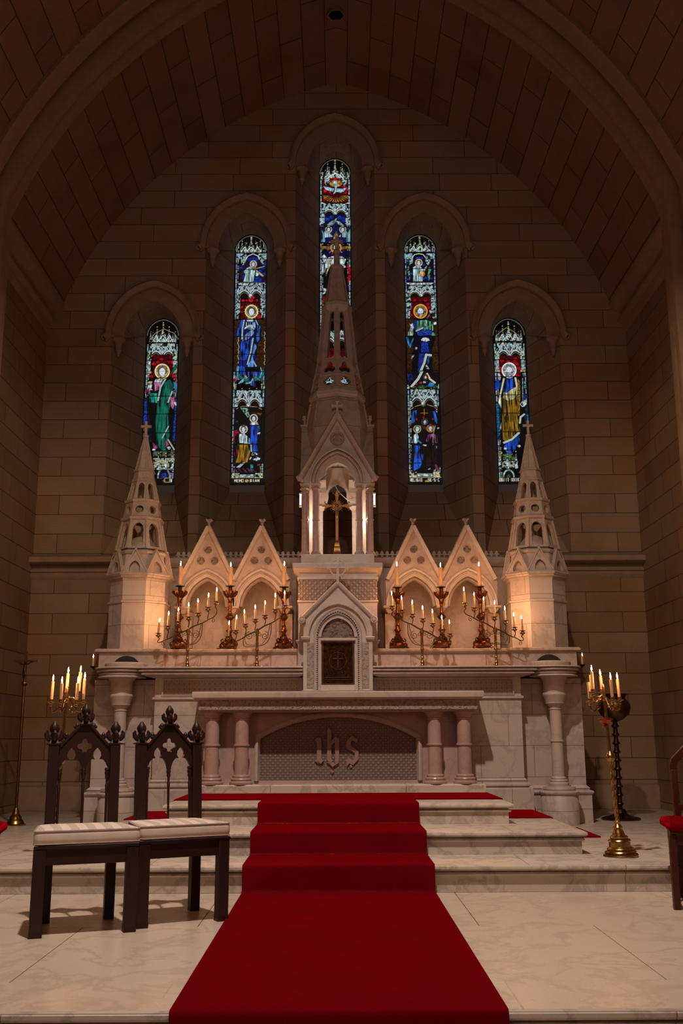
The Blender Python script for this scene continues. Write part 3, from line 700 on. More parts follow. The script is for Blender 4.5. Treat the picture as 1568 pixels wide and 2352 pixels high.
for (a, b) in zip([(-.203, ztb)]+pointed(.203, zsp, Z(1403, Yt), 14), pointed(.203, zsp, Z(1403, Yt), 14)+[(.203, ztb)]):
    Ls = math.dist(a, b); k = max(1, int(round(Ls/.02)))
    for i in range(k): path.append((a[0]+(b[0]-a[0])*i/k, a[1]+(b[1]-a[1])*i/k))
for x, z in path: bd.ball((x, Yt-.004, z), .0085, 6, 4)
mk('leaf_beading', bd, MARB2, tab, kind='stuff')
m = MB()
for t in (-1, 1):
    crv = [(-hg-.01, zkn), (0, zga+.015)] if t < 0 else [(0, zga+.015), (hg+.01, zkn)]
    m.band(crv, [(0,Yt-.03),(.018,Yt-.035),(.028,Yt-.02),(.03,Yt+.2),(-.01,Yt+.2),(-.02,Yt+.0),(-.012,Yt-.02)])
    m.lathe(0, 0, [(.001,-.045),(.03,-.045),(.034,-.03),(.034,.03),(.02,.04),(.001,.04)], 16) if False else None
    q = MB(); q.M = Matrix.Translation((t*(hg+.005), Yt, zkn)) @ Matrix.Rotation(PI/2, 4, 'X')
    q.lathe(0, 0, [(.012,-.12),(.036,-.12),(.038,.03),(.03,.042),(.02,.036),(.014,.05),(.004,.052)], 16); m.add(q.v, q.f)
mk('coping', m, MARB, tab, sharp=40)
for t in (-1, 1):
    a, b = sorted((t*.235, t*.30)); m = MB(); m.box(a, b, Yt-.006, Yt+.003, ztb+.04, zsp-.06); mk('carved_strip', m, FOLI, tab, smooth=False)
m = MB(); m.box(-.165, .165, Yt+.05, Yt+.06, zsp-.02, Z(1416, Yt)); mk('tympanum', m, carved('relief_marble', (186,156,142), 'foliage', .05, .03, .4), tab, smooth=False)
m = MB(); ins = [(-.192,zsp)]+pointed(.192, zsp, Z(1408, Yt), 12)[1:-1]+[(.192,zsp)]
inn = pointed(.160, zsp, Z(1419, Yt), 12)
m.plate([(-.192,zsp)]+pointed(.192, zsp, Z(1408, Yt), 12)[1:-1]+[(.192,zsp)]+inn[::-1], [], Yt+.02, Yt+.06); mk('inner_arch', m, MARB, tab, smooth=False)
m = MB(); m.mbox(-.165, .165, Yt+.0, Yt+.06, [(-.004,zdt-.004),(.004,zdt+.004),(.004,zdt+.02),(-.006,zdt+.026)]); m.box(-.194, -.160, Yt+.03, Yt+.08, ztb, zsp); m.box(.160, .194, Yt+.03, Yt+.08, ztb, zsp); m.box(-.162, .162, Yt-.01, Yt+.08, ztb, zdb); mk('door_frame', m, MARB, tab, sharp=40)
BRZ = carved('bronze_relief', (110,66,38), 'foliage', .028, .012, .35, .35)
for n_ in BRZ.node_tree.nodes:
    if n_.type == 'BSDF_PRINCIPLED': n_.inputs['Metallic'].default_value = .85
m = MB(); m.box(-.161, .161, Yt+.045, Yt+.06, zdb, zdt); dr = mk('door', m, BRZ, tab, smooth=False, label='dark bronze relief door')
m = MB(); e = .012
m.band([(-.155,zdb+.006),(.155,zdb+.006),(.155,zdt-.006),(-.155,zdt-.006)], [(0,Yt+.035),(e,Yt+.035),(e,Yt+.046),(0,Yt+.046)], closed=True)
for k in (.05,.07): m.box(-.13, .13, Yt+.036, Yt+.046, zdb+k, zdb+k+.006)
cz = (zdb+zdt)/2+.02; m.band(circle(0, cz, .085, 24), [(0,Yt+.038),(.005,Yt+.038),(.005,Yt+.046),(0,Yt+.046)], closed=True)
m.box(-.004, .004, Yt+.03, Yt+.046, cz-.07, cz+.075); m.box(-.05, .05, Yt+.03, Yt+.046, cz+.015, cz+.024)
mk('door_relief', m, OLDBR, dr, smooth=False)
zc_ = Z(1302, Yt); ztop = Z(1281, Yt); m = MB()
z00 = zga-.0
m.lathe(0, Yt+.03, [(.028,z00-.01),(.032,z00+.01),(.024,z00+.03),(.014,z00+.04)], 12)
m.plate([(-.013,z00+.03),(.013,z00+.03),(.011,ztop-.01),(.017,ztop),(.022,ztop-.004),(.018,ztop+.014),(0,ztop+.022),(-.018,ztop+.014),(-.022,ztop-.004),(-.017,ztop),(-.011,ztop-.01)], [], Yt+.015, Yt+.045)
m.plate([(-.085,zc_-.011),(.085,zc_-.011),(.088,zc_-.025),(.105,zc_-.018),(.112,zc_),(.105,zc_+.018),(.088,zc_+.025),(.085,zc_+.011),(-.085,zc_+.011),(-.088,zc_+.025),(-.105,zc_+.018),(-.112,zc_),(-.105,zc_-.018),(-.088,zc_-.025)], [], Yt+.017, Yt+.043)
m.band(circle(0, zc_-.004, .072, 28), [(0,Yt+.02),(-.012,Yt+.02),(-.012,Yt+.04),(0,Yt+.04)], closed=True)
mk('ringed_cross', m, MARB, tab, sharp=40)

# ------------------------------------------------------------------ canopied throne above it, with the tall spire
thr = thing('spired_canopy', 'tall openwork marble spire over a lit canopy on columns at the centre of the retable', 'canopy', (0, 10.35, zb5))
YF, YB, YC = 9.98, 10.72, 10.35
zba = Z(1283, 9.96); zf = Z(1276, 10.02)
m = MB(); m.mbox(-.37, .37, YF-.05, YB+.05, [(0,zb5+.001),(0,zf-.01),(-.006,zf)]); mk('base', m, MARB, thr, smooth=False)
zcp = Z(1116, 10.02)
XS = (-.335, -.222, .222, .335)
for y in (10.02, 10.68):
    for x in XS:
        m = MB(); column(m, x, y, zf+.001, zcp-.03, .034, ring=True); mk('column', m, PINKM, thr)
for y0, y1 in ((9.965, 10.075), (10.625, 10.735)):
    for t in (-1, 1):
        a, b = sorted((t*.175, t*.385)); m = MB(); m.mbox(a, b, y0, y1, [(-.03,zcp-.035),(-.02,zcp-.02),(-.004,zcp),(.004,zcp+.012),(0,zcp+.02)]); mk('capital', m, MARB, thr, sharp=40)
zs_ = zcp+.02
zga2 = Z(955, YF); zk = Z(1097, YF); ha = .255; zA = Z(1036, YF)
hg2 = .375
LITM = marble('lamplit_marble', (225,205,190), (170,150,140), .45, 3, .3)  # marble paled so its colour carries the canopy lamp's light
for (yy, yt, nm) in ((YF, .09, 0), (YB-.09, .09, 1)):
    hi_ = .185; zi_ = Z(1062, YF)
    A = trefoil_arch(hi_, zs_, zs_+.02, zi_)
    arch_in = [p for p in A[2:]]         # from right springing over to left
    pts = [(-.385, zs_), (-hi_, zs_)]+arch_in[::-1]+[(hi_, zs_), (.385, zs_), (.385, zk), (hg2, zk), (0, zga2), (-hg2, zk), (-.385, zk)]
    hl = [circle(0, Z(1008, YF), .058, 20)]
    m = MB(); m.plate(pts, hl, yy, yy+yt); mk('gable', m, MARB, thr, smooth=False)
    if nm == 0:
        m = MB()
        for hw_, o in ((.235, 0), (.205, .012)):
            m.band(pointed(hw_, zs_, zA-.03-(.235-hw_)*1.2, 16), [(0,YF-.0+o),(.004,YF-.025+o),(.014,YF-.03+o),(.026,YF-.02+o),(.03,YF+.01+o),(0,YF+.02)])
        m.band(pointed(.272, zs_, zA+.012, 16), [(0,YF),(.0,YF-.04),(.012,YF-.045),(.018,YF-.02),(.018,YF)])
        mk('arch_moulding', m, MARB, thr, sharp=40)
        m = MB(); zc2 = Z(1008, YF)
        m.band(circle(0, zc2, .055, 24), [(0,YF-.016),(-.012,YF-.02),(-.02,YF-.01),(-.02,YF+.01),(0,YF+.02)], closed=True)
        m.plate(circle(0, zc2, .057, 20), [foil(0, zc2, .048, 3, 7, PI/2)], YF+.012, YF+.03); m.box(-.058, .058, YF+.031, YF+.05, zc2-.058, zc2+.058)
        m.plate(foil(0, Z(985, YF)+.0, .022, 3, 5, PI/2), [], YF-.006, YF+.002)
        mk('roundel', m, MARB2, thr, sharp=40)
        m = MB()
        for t in (-1, 1):
            crv = [(-hg2-.01, zk-.01), (0, zga2+.01)] if t < 0 else [(0, zga2+.01), (hg2+.01, zk-.01)]
            m.band(crv, [(0,YF-.045),(.018,YF-.05),(.03,YF-.03),(.03,YF+.12),(-.01,YF+.12),(-.03,YF+.0),(-.02,YF-.03)])
            m.ball((t*(hg2+.012), YF-.02, zk-.012), .034, 10, 8); m.ball((t*(hg2+.035), YF-.02, zk+.0), .018, 8, 6); m.ball((t*(hg2-.01), YF-.035, zk-.04), .02, 8, 6)
        mk('coping', m, MARB, thr, sharp=40)
        m = MB(); z0 = zga2+.01; m.plate(cross_pts(0, z0, z0+.135, z0+.088, .046, .012), [], YF-.03, YF-.008)
        for t in (-1, 1): m.box(t*.05-.007, t*.05+.007, YF-.034, YF-.004, z0+.066, z0+.109)
        m.box(-.02, .02, YF-.034, YF-.004, z0+.128, z0+.142)
        mk('cross', m, MARB, thr, smooth=False)
# roofs of the side gables, seen as sloping blocks beside the spire
zr = Z(978, YC); m = MB()
for t in (-1, 1):
    x0, x1 = sorted((t*.12, t*.385))
    m.add([(x0,YF+.02,zk-.02),(x1,YF+.02,zk-.02),(x1,YC,zr),(x0,YC,zr),(x0,YB-.02,zk-.02),(x1,YB-.02,zk-.02)], [(0,1,2,3),(3,2,5,4),(0,3,4),(1,5,2),(0,4,5,1)])
    m.box(*sorted((t*.12, t*.40)), YC-.02, YC+.02, zr-.015, zr+.008)
    m.lathe(t*.355, YC, [(.012,zr),(.02,zr+.01),(.012,zr+.02),(.012,zr+.06),(.024,zr+.065),(.024,zr+.075),(.014,zr+.08),(.014,zr+.09),(.024,zr+.095),(.024,zr+.105),(.01,zr+.115)], 10)
mk('side_roof', m, SLAB, thr, smooth=False)
# side arches and the vaulted ceiling inside, the vault's stone coloured paler for the lamp within
m = MB()
for t in (-1, 1):
    q = MB(); q.M = Matrix.Translation((t*.385, YC, 0)) @ Matrix.Rotation(t*PI/2, 4, 'Z')
    A = pointed(.2, zs_, zA-.06, 10); q.plate([(-.34,zs_),(-.2,zs_)]+A[1:-1]+[(.2,zs_),(.34,zs_),(.34,zk),(0,zr-.02),(-.34,zk)], [], 0, .05); m.add(q.v, q.f)
mk('side_arch', m, MARB, thr, smooth=False)
m = MB(); A = pointed(.33, zs_, zi_+.12, 10); m.loft([[(x, y, z) for x, z in A] for y in (YF+.09, YB-.09)], closed=False, caps=False)
mk('inner_vault', m, LITM, thr)
# pale trefoil screen between the rear columns
m = MB(); zi2 = Z(1112, 10.6); Ah = trefoil_arch(.158, zf, Z(1178, 10.6), zi2)
m.plate([(-.21,zf),(-.158,zf)]+Ah[2:][::-1]+[(.158,zf),(.21,zf),(.21,zs_),(.33,zs_),(.30,zi_+.1),(-.30,zi_+.1),(-.33,zs_),(-.21,zs_)], [], 10.56, 10.62)
mk('trefoil_screen', m, LITM, thr, smooth=False)
m = MB()
for t in (-1, 1):
    zz = Z(1165, 10.56); a, b = sorted((t*.125, t*.215)); m.mbox(a, b, 10.50, 10.565, [(-.03,zz-.05),(-.01,zz-.03),(0,zz-.01),(.004,zz)])
    a, b = sorted((t*.265, t*.30)); m.box(a, b, 10.3, 10.62, zf, zs_+.02)
mk('side_pilaster', m, LITM, thr, sharp=40)
# spire proper: vertex to the front
RT = PI/8
L = [(1000,.315),(966,.300),(930,.262),(922,.285),(914,.285),(906,.262),(853,.205),(838,.190),(745,.142),(722,.135),(712,.158),(704,.150),(698,.118),(622,.062)]
zz = [Z(p, YC) for p, a in L]
m = MB(); m.ngon(0, YC, [(.32,Z(1060,YC)),(L[0][1],zz[0]),(L[1][1],zz[1]),(L[2][1],zz[2])], rot=RT); corners(m, 0, YC, zz[0], L[0][1], zz[2], L[2][1]+.0, .02, rot=RT); mk('spire_base', m, SLAB, thr, sharp=20)
m = MB(); m.ngon(0, YC, [(L[2][1]-.03,zz[2]),(L[2][1]+.01,zz[2]+.005),(L[3][1]-.01,zz[3]-.01),(L[3][1],zz[3]),(L[4][1],zz[4]),(L[5][1],zz[5]),(L[5][1]-.04,zz[5])], rot=RT, caps=False); mk('ring', m, MARB, thr, sharp=20); m = MB()
m.ngon(0, YC, [(.142,zz[9]-.02),(.158,zz[10]-.008),(.160,zz[10]),(.150,zz[11]),(.125,zz[12])], rot=RT, caps=False); mk('ring', m, MARB, thr, sharp=20)
zt1 = Z(878, YC); at1 = .232; 
m = tier(0, YC, zz[5], .258, zt1, at1, lambda w0, w1, L_: [foil(0, L_*.5, L_*.42, 4, 6, 0)], .035, rot=RT); corners(m, 0, YC, zz[5], .258, zt1, at1, .016, rot=RT)
mk('quatrefoil_stage', m, MARB2, thr, sharp=30)
m = tier(0, YC, zt1, at1, zz[7], .195, lambda w0, w1, L_: [foil(0, L_*.46, L_*.36, 3, 6, PI/2)], .035, rot=RT); corners(m, 0, YC, zt1, at1, zz[7], .195, .016, rot=RT)
for zq, aq in ((zt1, at1), (zz[7], .195), (zz[5]+.01, .256)): m.ngon(0, YC, [(aq-.03,zq-.008),(aq+.012,zq-.008),(aq+.012,zq+.008),(aq-.03,zq+.008)], rot=RT, caps=False)
mk('trefoil_stage', m, MARB2, thr, sharp=30)
m = tier(0, YC, zz[7], .192, zz[9], .138, lambda w0, w1, L_: [[(-w0*.27,.02),(w0*.27,.02),(w1*.20,L_*.93),(0,L_*.97),(-w1*.20,L_*.93)]], .03, rot=RT); corners(m, 0, YC, zz[7], .192, zz[9], .138, .02, rot=RT); mk('open_stage', m, MARB2, thr, sharp=30)
m = MB(); m.ngon(0, YC, [(.118,zz[12]),(.062,zz[13])], rot=RT); corners(m, 0, YC, zz[12], .114, zz[13], .060, .013, rot=RT)
z6 = zz[13]; m.ngon(0, YC, [(.066,z6),(.075,z6+.02),(.072,z6+.05),(.05,z6+.06),(.034,z6+.07),(.03,z6+.18),(.026,z6+.22)], rot=RT); mk('spire_shaft', m, MARB2, thr, sharp=20)
m = MB(); z7 = z6+.21; m.lathe(0, YC, [(.03,z7),(.044,z7+.02),(.036,z7+.04),(.022,z7+.05),(.02,z7+.10),(.03,z7+.12)], 12)
m.plate([(-.016,z7+.10),(.016,z7+.10),(.018,z7+.13),(.05,z7+.128),(.056,z7+.112),(.068,z7+.128),(.068,z7+.155),(.05,z7+.165),(.02,z7+.158),(.016,z7+.20),(0,z7+.215),(-.016,z7+.20),(-.02,z7+.158),(-.05,z7+.165),(-.068,z7+.155),(-.068,z7+.128),(-.056,z7+.112),(-.05,z7+.128),(-.018,z7+.13)], [], YC-.018, YC+.018); mk('finial_cross', m, MARB2, thr, sharp=40)
# tubes of light fixed at the columns, and their cable
TUBE = emis('lamp_tube', (1,.86,.68,1), 7)
for t, lb in ((-1, 'small white tube lamp fixed beside the left columns of the canopy'), (1, 'small white tube lamp fixed beside the right columns of the canopy')):
    r_ = thing('tube_lamp', lb, 'lamp', (t*.385, 10.1, Z(1163, 10.1))); zz0 = Z(1160, 10.1)
    m = MB(); m.tube([(t*.385,10.1,zz0),(t*.385,10.1,zz0+.115)], .009, 10); mk('tube', m, TUBE, r_)
    m = MB(); m.box(t*.385-.014, t*.385+.014, 10.085, 10.115, zz0-.02, zz0); m.box(t*.385-.014, t*.385+.014, 10.085, 10.115, zz0+.115, zz0+.13); mk('holder', m, WHITEP, r_)
pts = [at(x, y, 10.5) for x, y in ((768,1112),(772,1121),(778,1130),(787,1139),(796,1147),(806,1152),(812,1150))]
m = MB(); m.tube([p[:] for p in pts], .0045, 6)
tag(mk('cable', m, WHITEP), 'thin white cable hanging in a curve inside the central canopy', 'cable')
# ------------------------------------------------------------------ candles
def candle(base, h, r, label, group, lit=True, lean=(0,0), flame=.034):
    o = thing('candle', label, 'candle', base, 0, group, local=True)
    o.rotation_euler = (lean[1], lean[0], 0)
    m = MB(); m.lathe(0, 0, [(r*.96,0),(r,.004),(r,h*.6),(r*.97,h-.006),(r*.90,h-.001),(r*.55,h),(r*.2,h-.003)], 14)
    if r > .014:
        for a in (0.5, 2.6, 4.4): m.tube([(r*math.cos(a),r*math.sin(a),h-.002),(r*1.08*math.cos(a),r*1.08*math.sin(a),h-.02),(r*1.02*math.cos(a),r*1.02*math.sin(a),h-.05-.02*random.random())], [.004,.0045,.002], 6)
    mk('wax_stick', m, WAX, o)
    m = MB(); m.tube([(0,0,h-.003),(0,0,h+.006),(.001,0,h+.010)], .0013, 5); mk('wick', m, WICK, o)
    if lit:
        k = flame/.034; m = MB()
        m.lathe(0, 0, [(.001,h+.003),(.0036*k,h+.009*k),(.0047*k,h+.015*k),(.0041*k,h+.022*k),(.0023*k,h+.031*k),(.0003,h+.041*k)], 10); f = mk('flame', m, FLAME_BIG if r > .015 else FLAME, o)
    return o
ORD = ['first','second','third','fourth','fifth','sixth','seventh']
def spiral(cx, cz, r0, turns, y, start, d=1, n=26, r1=.004):
    return [(cx+(r0+(r1-r0)*i/n)*math.cos(start+d*2*PI*turns*i/n), y, cz+(r0+(r1-r0)*i/n)*math.sin(start+d*2*PI*turns*i/n)) for i in range(n+1)]
def bez(a, b, c, d, n=10):
    a, b, c, d = map(Vector, (a, b, c, d)); return [tuple(a*(1-t)**3+b*3*t*(1-t)**2+c*3*t*t*(1-t)+d*t**3) for t in [i/n for i in range(n+1)]]
CY = 9.84
def candelabrum(nm, ox, stem, pans, tops, s):
    P = lambda x, y, Y=CY: at(ox+x/4.48, 1280+y/4.48, Y)
    b = P(*stem); b.z = zl
    root = thing('candelabrum', nm[0], 'candelabrum', (b.x, CY, zl), 0, 'seven-branched brass candelabra')
    pp = [P(*p) for p in pans]; bx = b.x
    zh = pp[3].z-.075 if nm[2] is None else nm[2]
    m = MB(); Lh = zh-zl
    m.lathe(bx, CY, [(.040,zl),(.042,zl+.005),(.036,zl+.012),(.02,zl+.018),(.015,zl+.03),(.022,zl+.04),(.015,zl+.05),(.012,zl+.08),(.019,zl+.09),(.013,zl+.10),(.0115,zl+.15),(.018,zl+.165),(.018,zl+.175),(.0125,zl+.185),(.0135,zl+Lh*.62),(.019,zl+Lh*.64),(.0135,zl+Lh*.66),(.013,zl+Lh*.86),(.018,zl+Lh*.9),(.023,zl+Lh*.94),(.014,zl+Lh*.98),(.016,zl+Lh),(.005,zl+Lh+.012)], 16)
    for t in (-1, 1): m.tube([(bx+t*.03,CY,zl+.006),(bx+t*.05,CY,zl+.012),(bx+t*.062,CY,zl+.004)], .005, 6)
    mk('stem', m, BRASS, root)
    m = MB(); r = .0052
    bar = [Vector((p.x, CY, p.z-.062)) for p in pp]
    k = (bar[5].z-bar[1].z)/(bar[5].x-bar[1].x)
    line = lambda x: zh-.005+(x-bx)*k
    xl, xr = pp[0].x, pp[6].x
    m.tube([(x, CY, line(x)+.004*math.sin((x-xl)*40)) for x in [xl+.05+(xr-xl-.10)*i/14 for i in range(15)]], [.0045+.003*math.sin(PI*i/14) for i in range(15)], 7)
    for j, (q, e) in enumerate(((pp[0], 1), (pp[6], -1))):
        m.tube(bez((q.x+e*.05,CY,line(q.x+e*.05)), (q.x+e*.0,CY,line(q.x)-.005), (q.x-e*.022,CY,q.z-.075), (q.x+e*.012,CY,q.z-.045))+bez((q.x+e*.012,CY,q.z-.045),(q.x+e*.02,CY,q.z-.035),(q.x,CY,q.z-.035),(q.x,CY,q.z-.025),5), r, 6)
    for q in pp[1:-1]:
        m.tube(bez((q.x+.004,CY,line(q.x)), (q.x-.02,CY,line(q.x)+.012), (q.x+.022,CY,q.z-.05), (q.x,CY,q.z-.022)), r*.9, 6)
    for t in (-1, 1):
        x1 = bx+t*.17*(.8); m.tube(bez((x1,CY,line(x1)), (x1+t*.01,CY,line(x1)-.12), (bx+t*.12,CY,zh-.165), (bx,CY,zh-.16)), .004, 6)
        m.tube(bez((x1-t*.01,CY,line(x1-t*.01)),(x1-t*.02,CY,line(x1)-.09),(bx+t*.08,CY,zh-.15),(bx+t*.02,CY,zh-.15)), .003, 6)
        m.tube(spiral(bx+t*.075, zh-.06, .042, 1.6, CY, PI/2 if t > 0 else PI/2, -t), .0032, 6)
        m.tube(spiral(bx+t*.03, zh-.05, .02, 1.2, CY, PI/2, t), .0028, 6)
        x2 = bx+t*.24; m.tube(spiral(x2, line(x2)-.028, .022, 1.2, CY, PI*.6, -t), .003, 6)
    mk('scrolled_arms', m, OLDBR, root)
    for i, q in enumerate(pp):
        m = MB(); z = q.z
        m.lathe(q.x, CY, [(.004,z-.036),(.008,z-.031),(.006,z-.027),(.020,z-.021),(.029,z-.010),(.028,z-.006),(.014,z-.005),(.012,z+.005),(.030,z+.009),(.033,z+.0125),(.0105,z+.012),(.010,z+.004)], 16)
        mk('candle_cup', m, BRASS, root)
        t = P(*tops[i]); h = max(.06, t.z-(z+.006)-.003)
        kd = '%s from left on %s' % (ORD[i], nm[1])
        candle((q.x, CY, z+.0125), h, .0102, 'slim lit candle, '+kd, 'slim candles on the seven-branched candelabra', lean=((t.x-q.x)/h*.8, 0))
Apan = [(105,795),(203,720),(308,675),(418,625),(517,587),(617,527),(706,468)]; Atop = [(120,672),(212,600),(312,560),(418,510),(512,470),(622,412),(706,355)]
Bpan = [(825,825),(903,765),(1003,700),(1103,650),(1203,610),(1308,550),(1410,508)]; Btop = [(833,697),(910,640),(990,582),(1102,533),(1203,492),(1308,414),(1405,388)]
Cpan = [(133,515),(238,555),(343,598),(450,645),(553,693),(650,755),(735,800)]; Ctop = [(130,392),(232,440),(342,486),(448,541),(550,578),(647,640),(724,688)]
Dpan = [(880,482),(980,532),(1075,575),(1187,625),(1297,663),(1395,732),(1477,768)]; Dtop = [(873,350),(978,400),(1077,450),(1190,490),(1295,548),(1386,612),(1464,640)]
P0 = lambda ox, x, y: at(ox+x/4.48, 1280+y/4.48, CY).z
candelabrum(('slanting seven-branched brass candelabrum at the far left of the altar ledge', 'the candelabrum at far left end of ledge', P0(340,412,735)), 340, (403,1100), Apan, Atop, 1)
candelabrum(('slanting seven-branched brass candelabrum just left of the tabernacle', 'the candelabrum just left of the tabernacle', P0(340,1122,745)), 340, (1118,1100), Bpan, Btop, 1)
candelabrum(('slanting seven-branched brass candelabrum just right of the tabernacle', 'the candelabrum just right of the tabernacle', P0(870,440,740)), 870, (447,1095), Cpan, Ctop, -1)
candelabrum(('slanting seven-branched brass candelabrum at the far right of the altar ledge', 'the candelabrum at far right end of ledge', P0(870,1190,725)), 870, (1208,1095), Dpan, Dtop, -1)

# ------------------------------------------------------------------ six tall altar candlesticks
GY = 10.24
def candlestick(px, ptop, pcand, label, clabel, yaw=0.):
    b = at(px, 1488, GY); root = thing('altar_candlestick', label, 'candlestick', (b.x, GY, zg), yaw, 'tall copper gilt altar candlesticks', local=True)
    h = at(px, ptop, GY).z-zg
    # three-sided scrolled base
    m = MB()
    m.lathe(0, 0, [(.075,.018,1),(.088,.035,1),(.085,.06,1),(.06,.085,1),(.04,.10,.6),(.045,.115,.5),(.03,.14,.3),(.02,.15,0)], 36, 3, .18)
    for k in range(3):
        a = 2*PI*k/3; c, s = math.cos(a), math.sin(a)
        m.tube([(r*c, r*s, z) for r, z in ((.07,.05),(.095,.03),(.108,.012),(.12,.008),(.126,.018),(.12,.024))], [.012,.013,.012,.010,.007,.004], 8)
        m.tube([(r*c, r*s, z) for r, z in ((.045,.10),(.07,.115),(.085,.10),(.082,.082),(.07,.082),(.068,.092))], [.009,.009,.008,.007,.006,.004], 8)
        a2 = a+PI/3; m.ball((.066*math.cos(a2), .066*math.sin(a2), .062), .026, 8, 6, (1,1,1.1))
    mk('scrolled_base', m, GILT, root)
    m = MB(); g = h
    m.lathe(0, 0, [(.022,.145),(.028,.155),(.018,.165),(.022,.175),(.03,.19),(.026,.215),(.018,.235),(.024,.245),(.017,.25),(.016,.30),(.022,.305),(.036,.32),(.042,.335),(.036,.35),(.022,.362),(.026,.37),(.017,.375),(.015,.41),(.017,g-.175),(.024,g-.165),(.018,g-.155),(.026,g-.14),(.03,g-.12),(.022,g-.105)], 16)
    for z, r, n in ((.335,.040,6),(.20,.028,6)):
        for k in range(n): a = 2*PI*k/n; m.ball((r*math.cos(a), r*math.sin(a), z), .009, 6, 5)
    for z in np.arange(.26, g-.19, .014):
        if not (.295 < z < .375): a = z*90; m.ball((.0155*math.cos(a), .0155*math.sin(a), z), .006, 5, 4); m.ball((-.0155*math.cos(a), -.0155*math.sin(a), z), .006, 5, 4)
    mk('chased_stem', m, GILT, root)
    m = MB(); m.lathe(0, 0, [(.02,g-.108,0),(.03,g-.10,.5),(.052,g-.082,1),(.066,g-.062,1),(.07,g-.052,1),(.05,g-.05,.5),(.03,g-.052,0)], 48, 8, .12)
    for k in range(8):
        a = 2*PI*k/8; c, s = math.cos(a), math.sin(a)
        m.tube([(r*c, r*s, z) for r, z in ((.028,g-.12),(.05,g-.10),(.068,g-.08),(.076,g-.058),(.072,g-.046),(.064,g-.05))], [.005,.006,.006,.005,.004,.003], 6)
    mk('leaf_bowl', m, GILT, root)
    m = MB(); m.lathe(0, 0, [(.018,g-.055),(.02,g-.045),(.019,g-.01),(.03,g-.004),(.05,g),(.051,g+.004),(.02,g+.003)], 20); mk('drip_pan', m, DARKBR, root)
    hc = at(px, pcand, GY).z-(zg+h+.003)
    candle((b.x, GY, zg+h+.003), hc, .0195, clabel, 'thick candles on the altar candlesticks', flame=.042, lean=(0,0))
names = ['outermost on the left beside the turret', 'second from the left between two arches', 'left one nearest the tabernacle', 'right one nearest the tabernacle', 'second from the right between two arches', 'outermost on the right beside the turret']
for i, (px, pt, pc) in enumerate(((409,1347,1300),(526,1347,1302),(651,1349,1300),(914,1350,1301),(1016,1349,1303),(1106,1348,1301))):
    candlestick(px, pt, pc, 'ornate copper gilt altar candlestick, '+names[i], 'thick cream lit candle on the altar candlestick, '+names[i], yaw=i*.7+.3)

# ------------------------------------------------------------------ crucifix in the canopy, processional crucifix
def corpus(m, x, y, z, h):
    """small cast figure on a cross: one continuous body of joined tapering limbs; z = hands' height"""
    k = h
    q = MB()
    q.tube([(0,0,-.62*k),(0,-.02*k,-.45*k),(.02*k,-.04*k,-.30*k),(0,-.02*k,-.12*k),(0,-.02*k,.0),(0,-.01*k,.06*k)], [.035*k,.045*k,.075*k,.065*k,.085*k,.03*k], 8)
    q.ball((.015*k,-.03*k,.12*k), .055*k, 10, 8, (1,1,1.25))
    for s in (-1, 1):
        q.tube([(0,-.01*k,.02*k),(s*.14*k,-.01*k,.04*k),(s*.30*k,0,.12*k),(s*.40*k,0,.17*k)], [.04*k,.035*k,.022*k,.025*k], 6)
        q.tube([(s*.03*k,-.03*k,-.28*k),(s*.05*k,-.09*k,-.48*k),(s*.015*k,-.02*k,-.72*k),(s*.01*k,-.05*k,-.80*k)], [.05*k,.04*k,.025*k,.022*k], 6)
    q.lathe(0, -.03*k, [(.085*k,-.34*k),(.095*k,-.26*k),(.08*k,-.18*k)], 8)
    m.add([(a+x, b+y, c+z) for a, b, c in q.v], q.f)
CRY = 10.28; zb_ = zf+.001
cx_ = -.006
root = thing('altar_crucifix', 'ornate gilded standing crucifix with sunburst inside the lit canopy', 'crucifix', (cx_, CRY, zb_))
m = MB(); zA_ = Z(1268, CRY)
m.mbox(-.075+cx_, .075+cx_, CRY-.06, CRY+.06, [(0,zb_),(0,zb_+.012),(-.01,zb_+.016),(-.012,zb_+.04),(-.03,zb_+.055),(-.035,zb_+.06),(-.033,zb_+.075),(-.04,zb_+.085),(-.045,zb_+.13),(-.042,zb_+.135),(-.048,zb_+.145),(-.052,zb_+.19),(-.048,zb_+.2),(-.055,zb_+.21)]); mk('stepped_base', m, ANTQ, root, sharp=30)
zx = Z(1162, CRY); ztp = Z(1128, CRY); m = MB()
m.box(cx_-.014, cx_+.014, CRY-.008, CRY+.008, zb_+.20, ztp-.03); m.box(cx_-.12, cx_+.12, CRY-.008, CRY+.008, zx-.013, zx+.013)
for a in (0, PI/2, PI):
    M = Matrix.Translation((cx_, CRY, zx)) @ Matrix.Rotation(-(a-PI/2), 4, 'Y'); L_ = (ztp-zx) if a == PI/2 else .15
    q = MB(); q.M = M
    q.plate([(-.010,L_-.05),(.010,L_-.05),(.016,L_-.03),(.012,L_-.015),(.0,L_+.012),(-.012,L_-.015),(-.016,L_-.03)], [], -.01, .01)
    for s in (-1, 1): q.tube([(s*.006,0,L_-.055),(s*.022,0,L_-.035),(s*.036,0,L_-.018),(s*.046,0,L_-.022),(s*.046,0,L_-.034)], [.006,.007,.007,.005,.003], 6)
    q.box(-.02, .02, -.011, .011, L_-.06, L_-.05); m.add(q.v, q.f)
mk('fleury_cross', m, ANTQ, root, sharp=30)
m = MB()
for k in range(20):
    a = 2*PI*(k+.5)/20; r1 = .085 if k % 2 else .07
    m.tube([(cx_+r*math.cos(a+w), CRY-.012, zx+r*math.sin(a+w)) for r, w in ((.035,0),(.05,.06),(.065,-.05),(r1,.02))], [.005,.0045,.003,.001], 5)
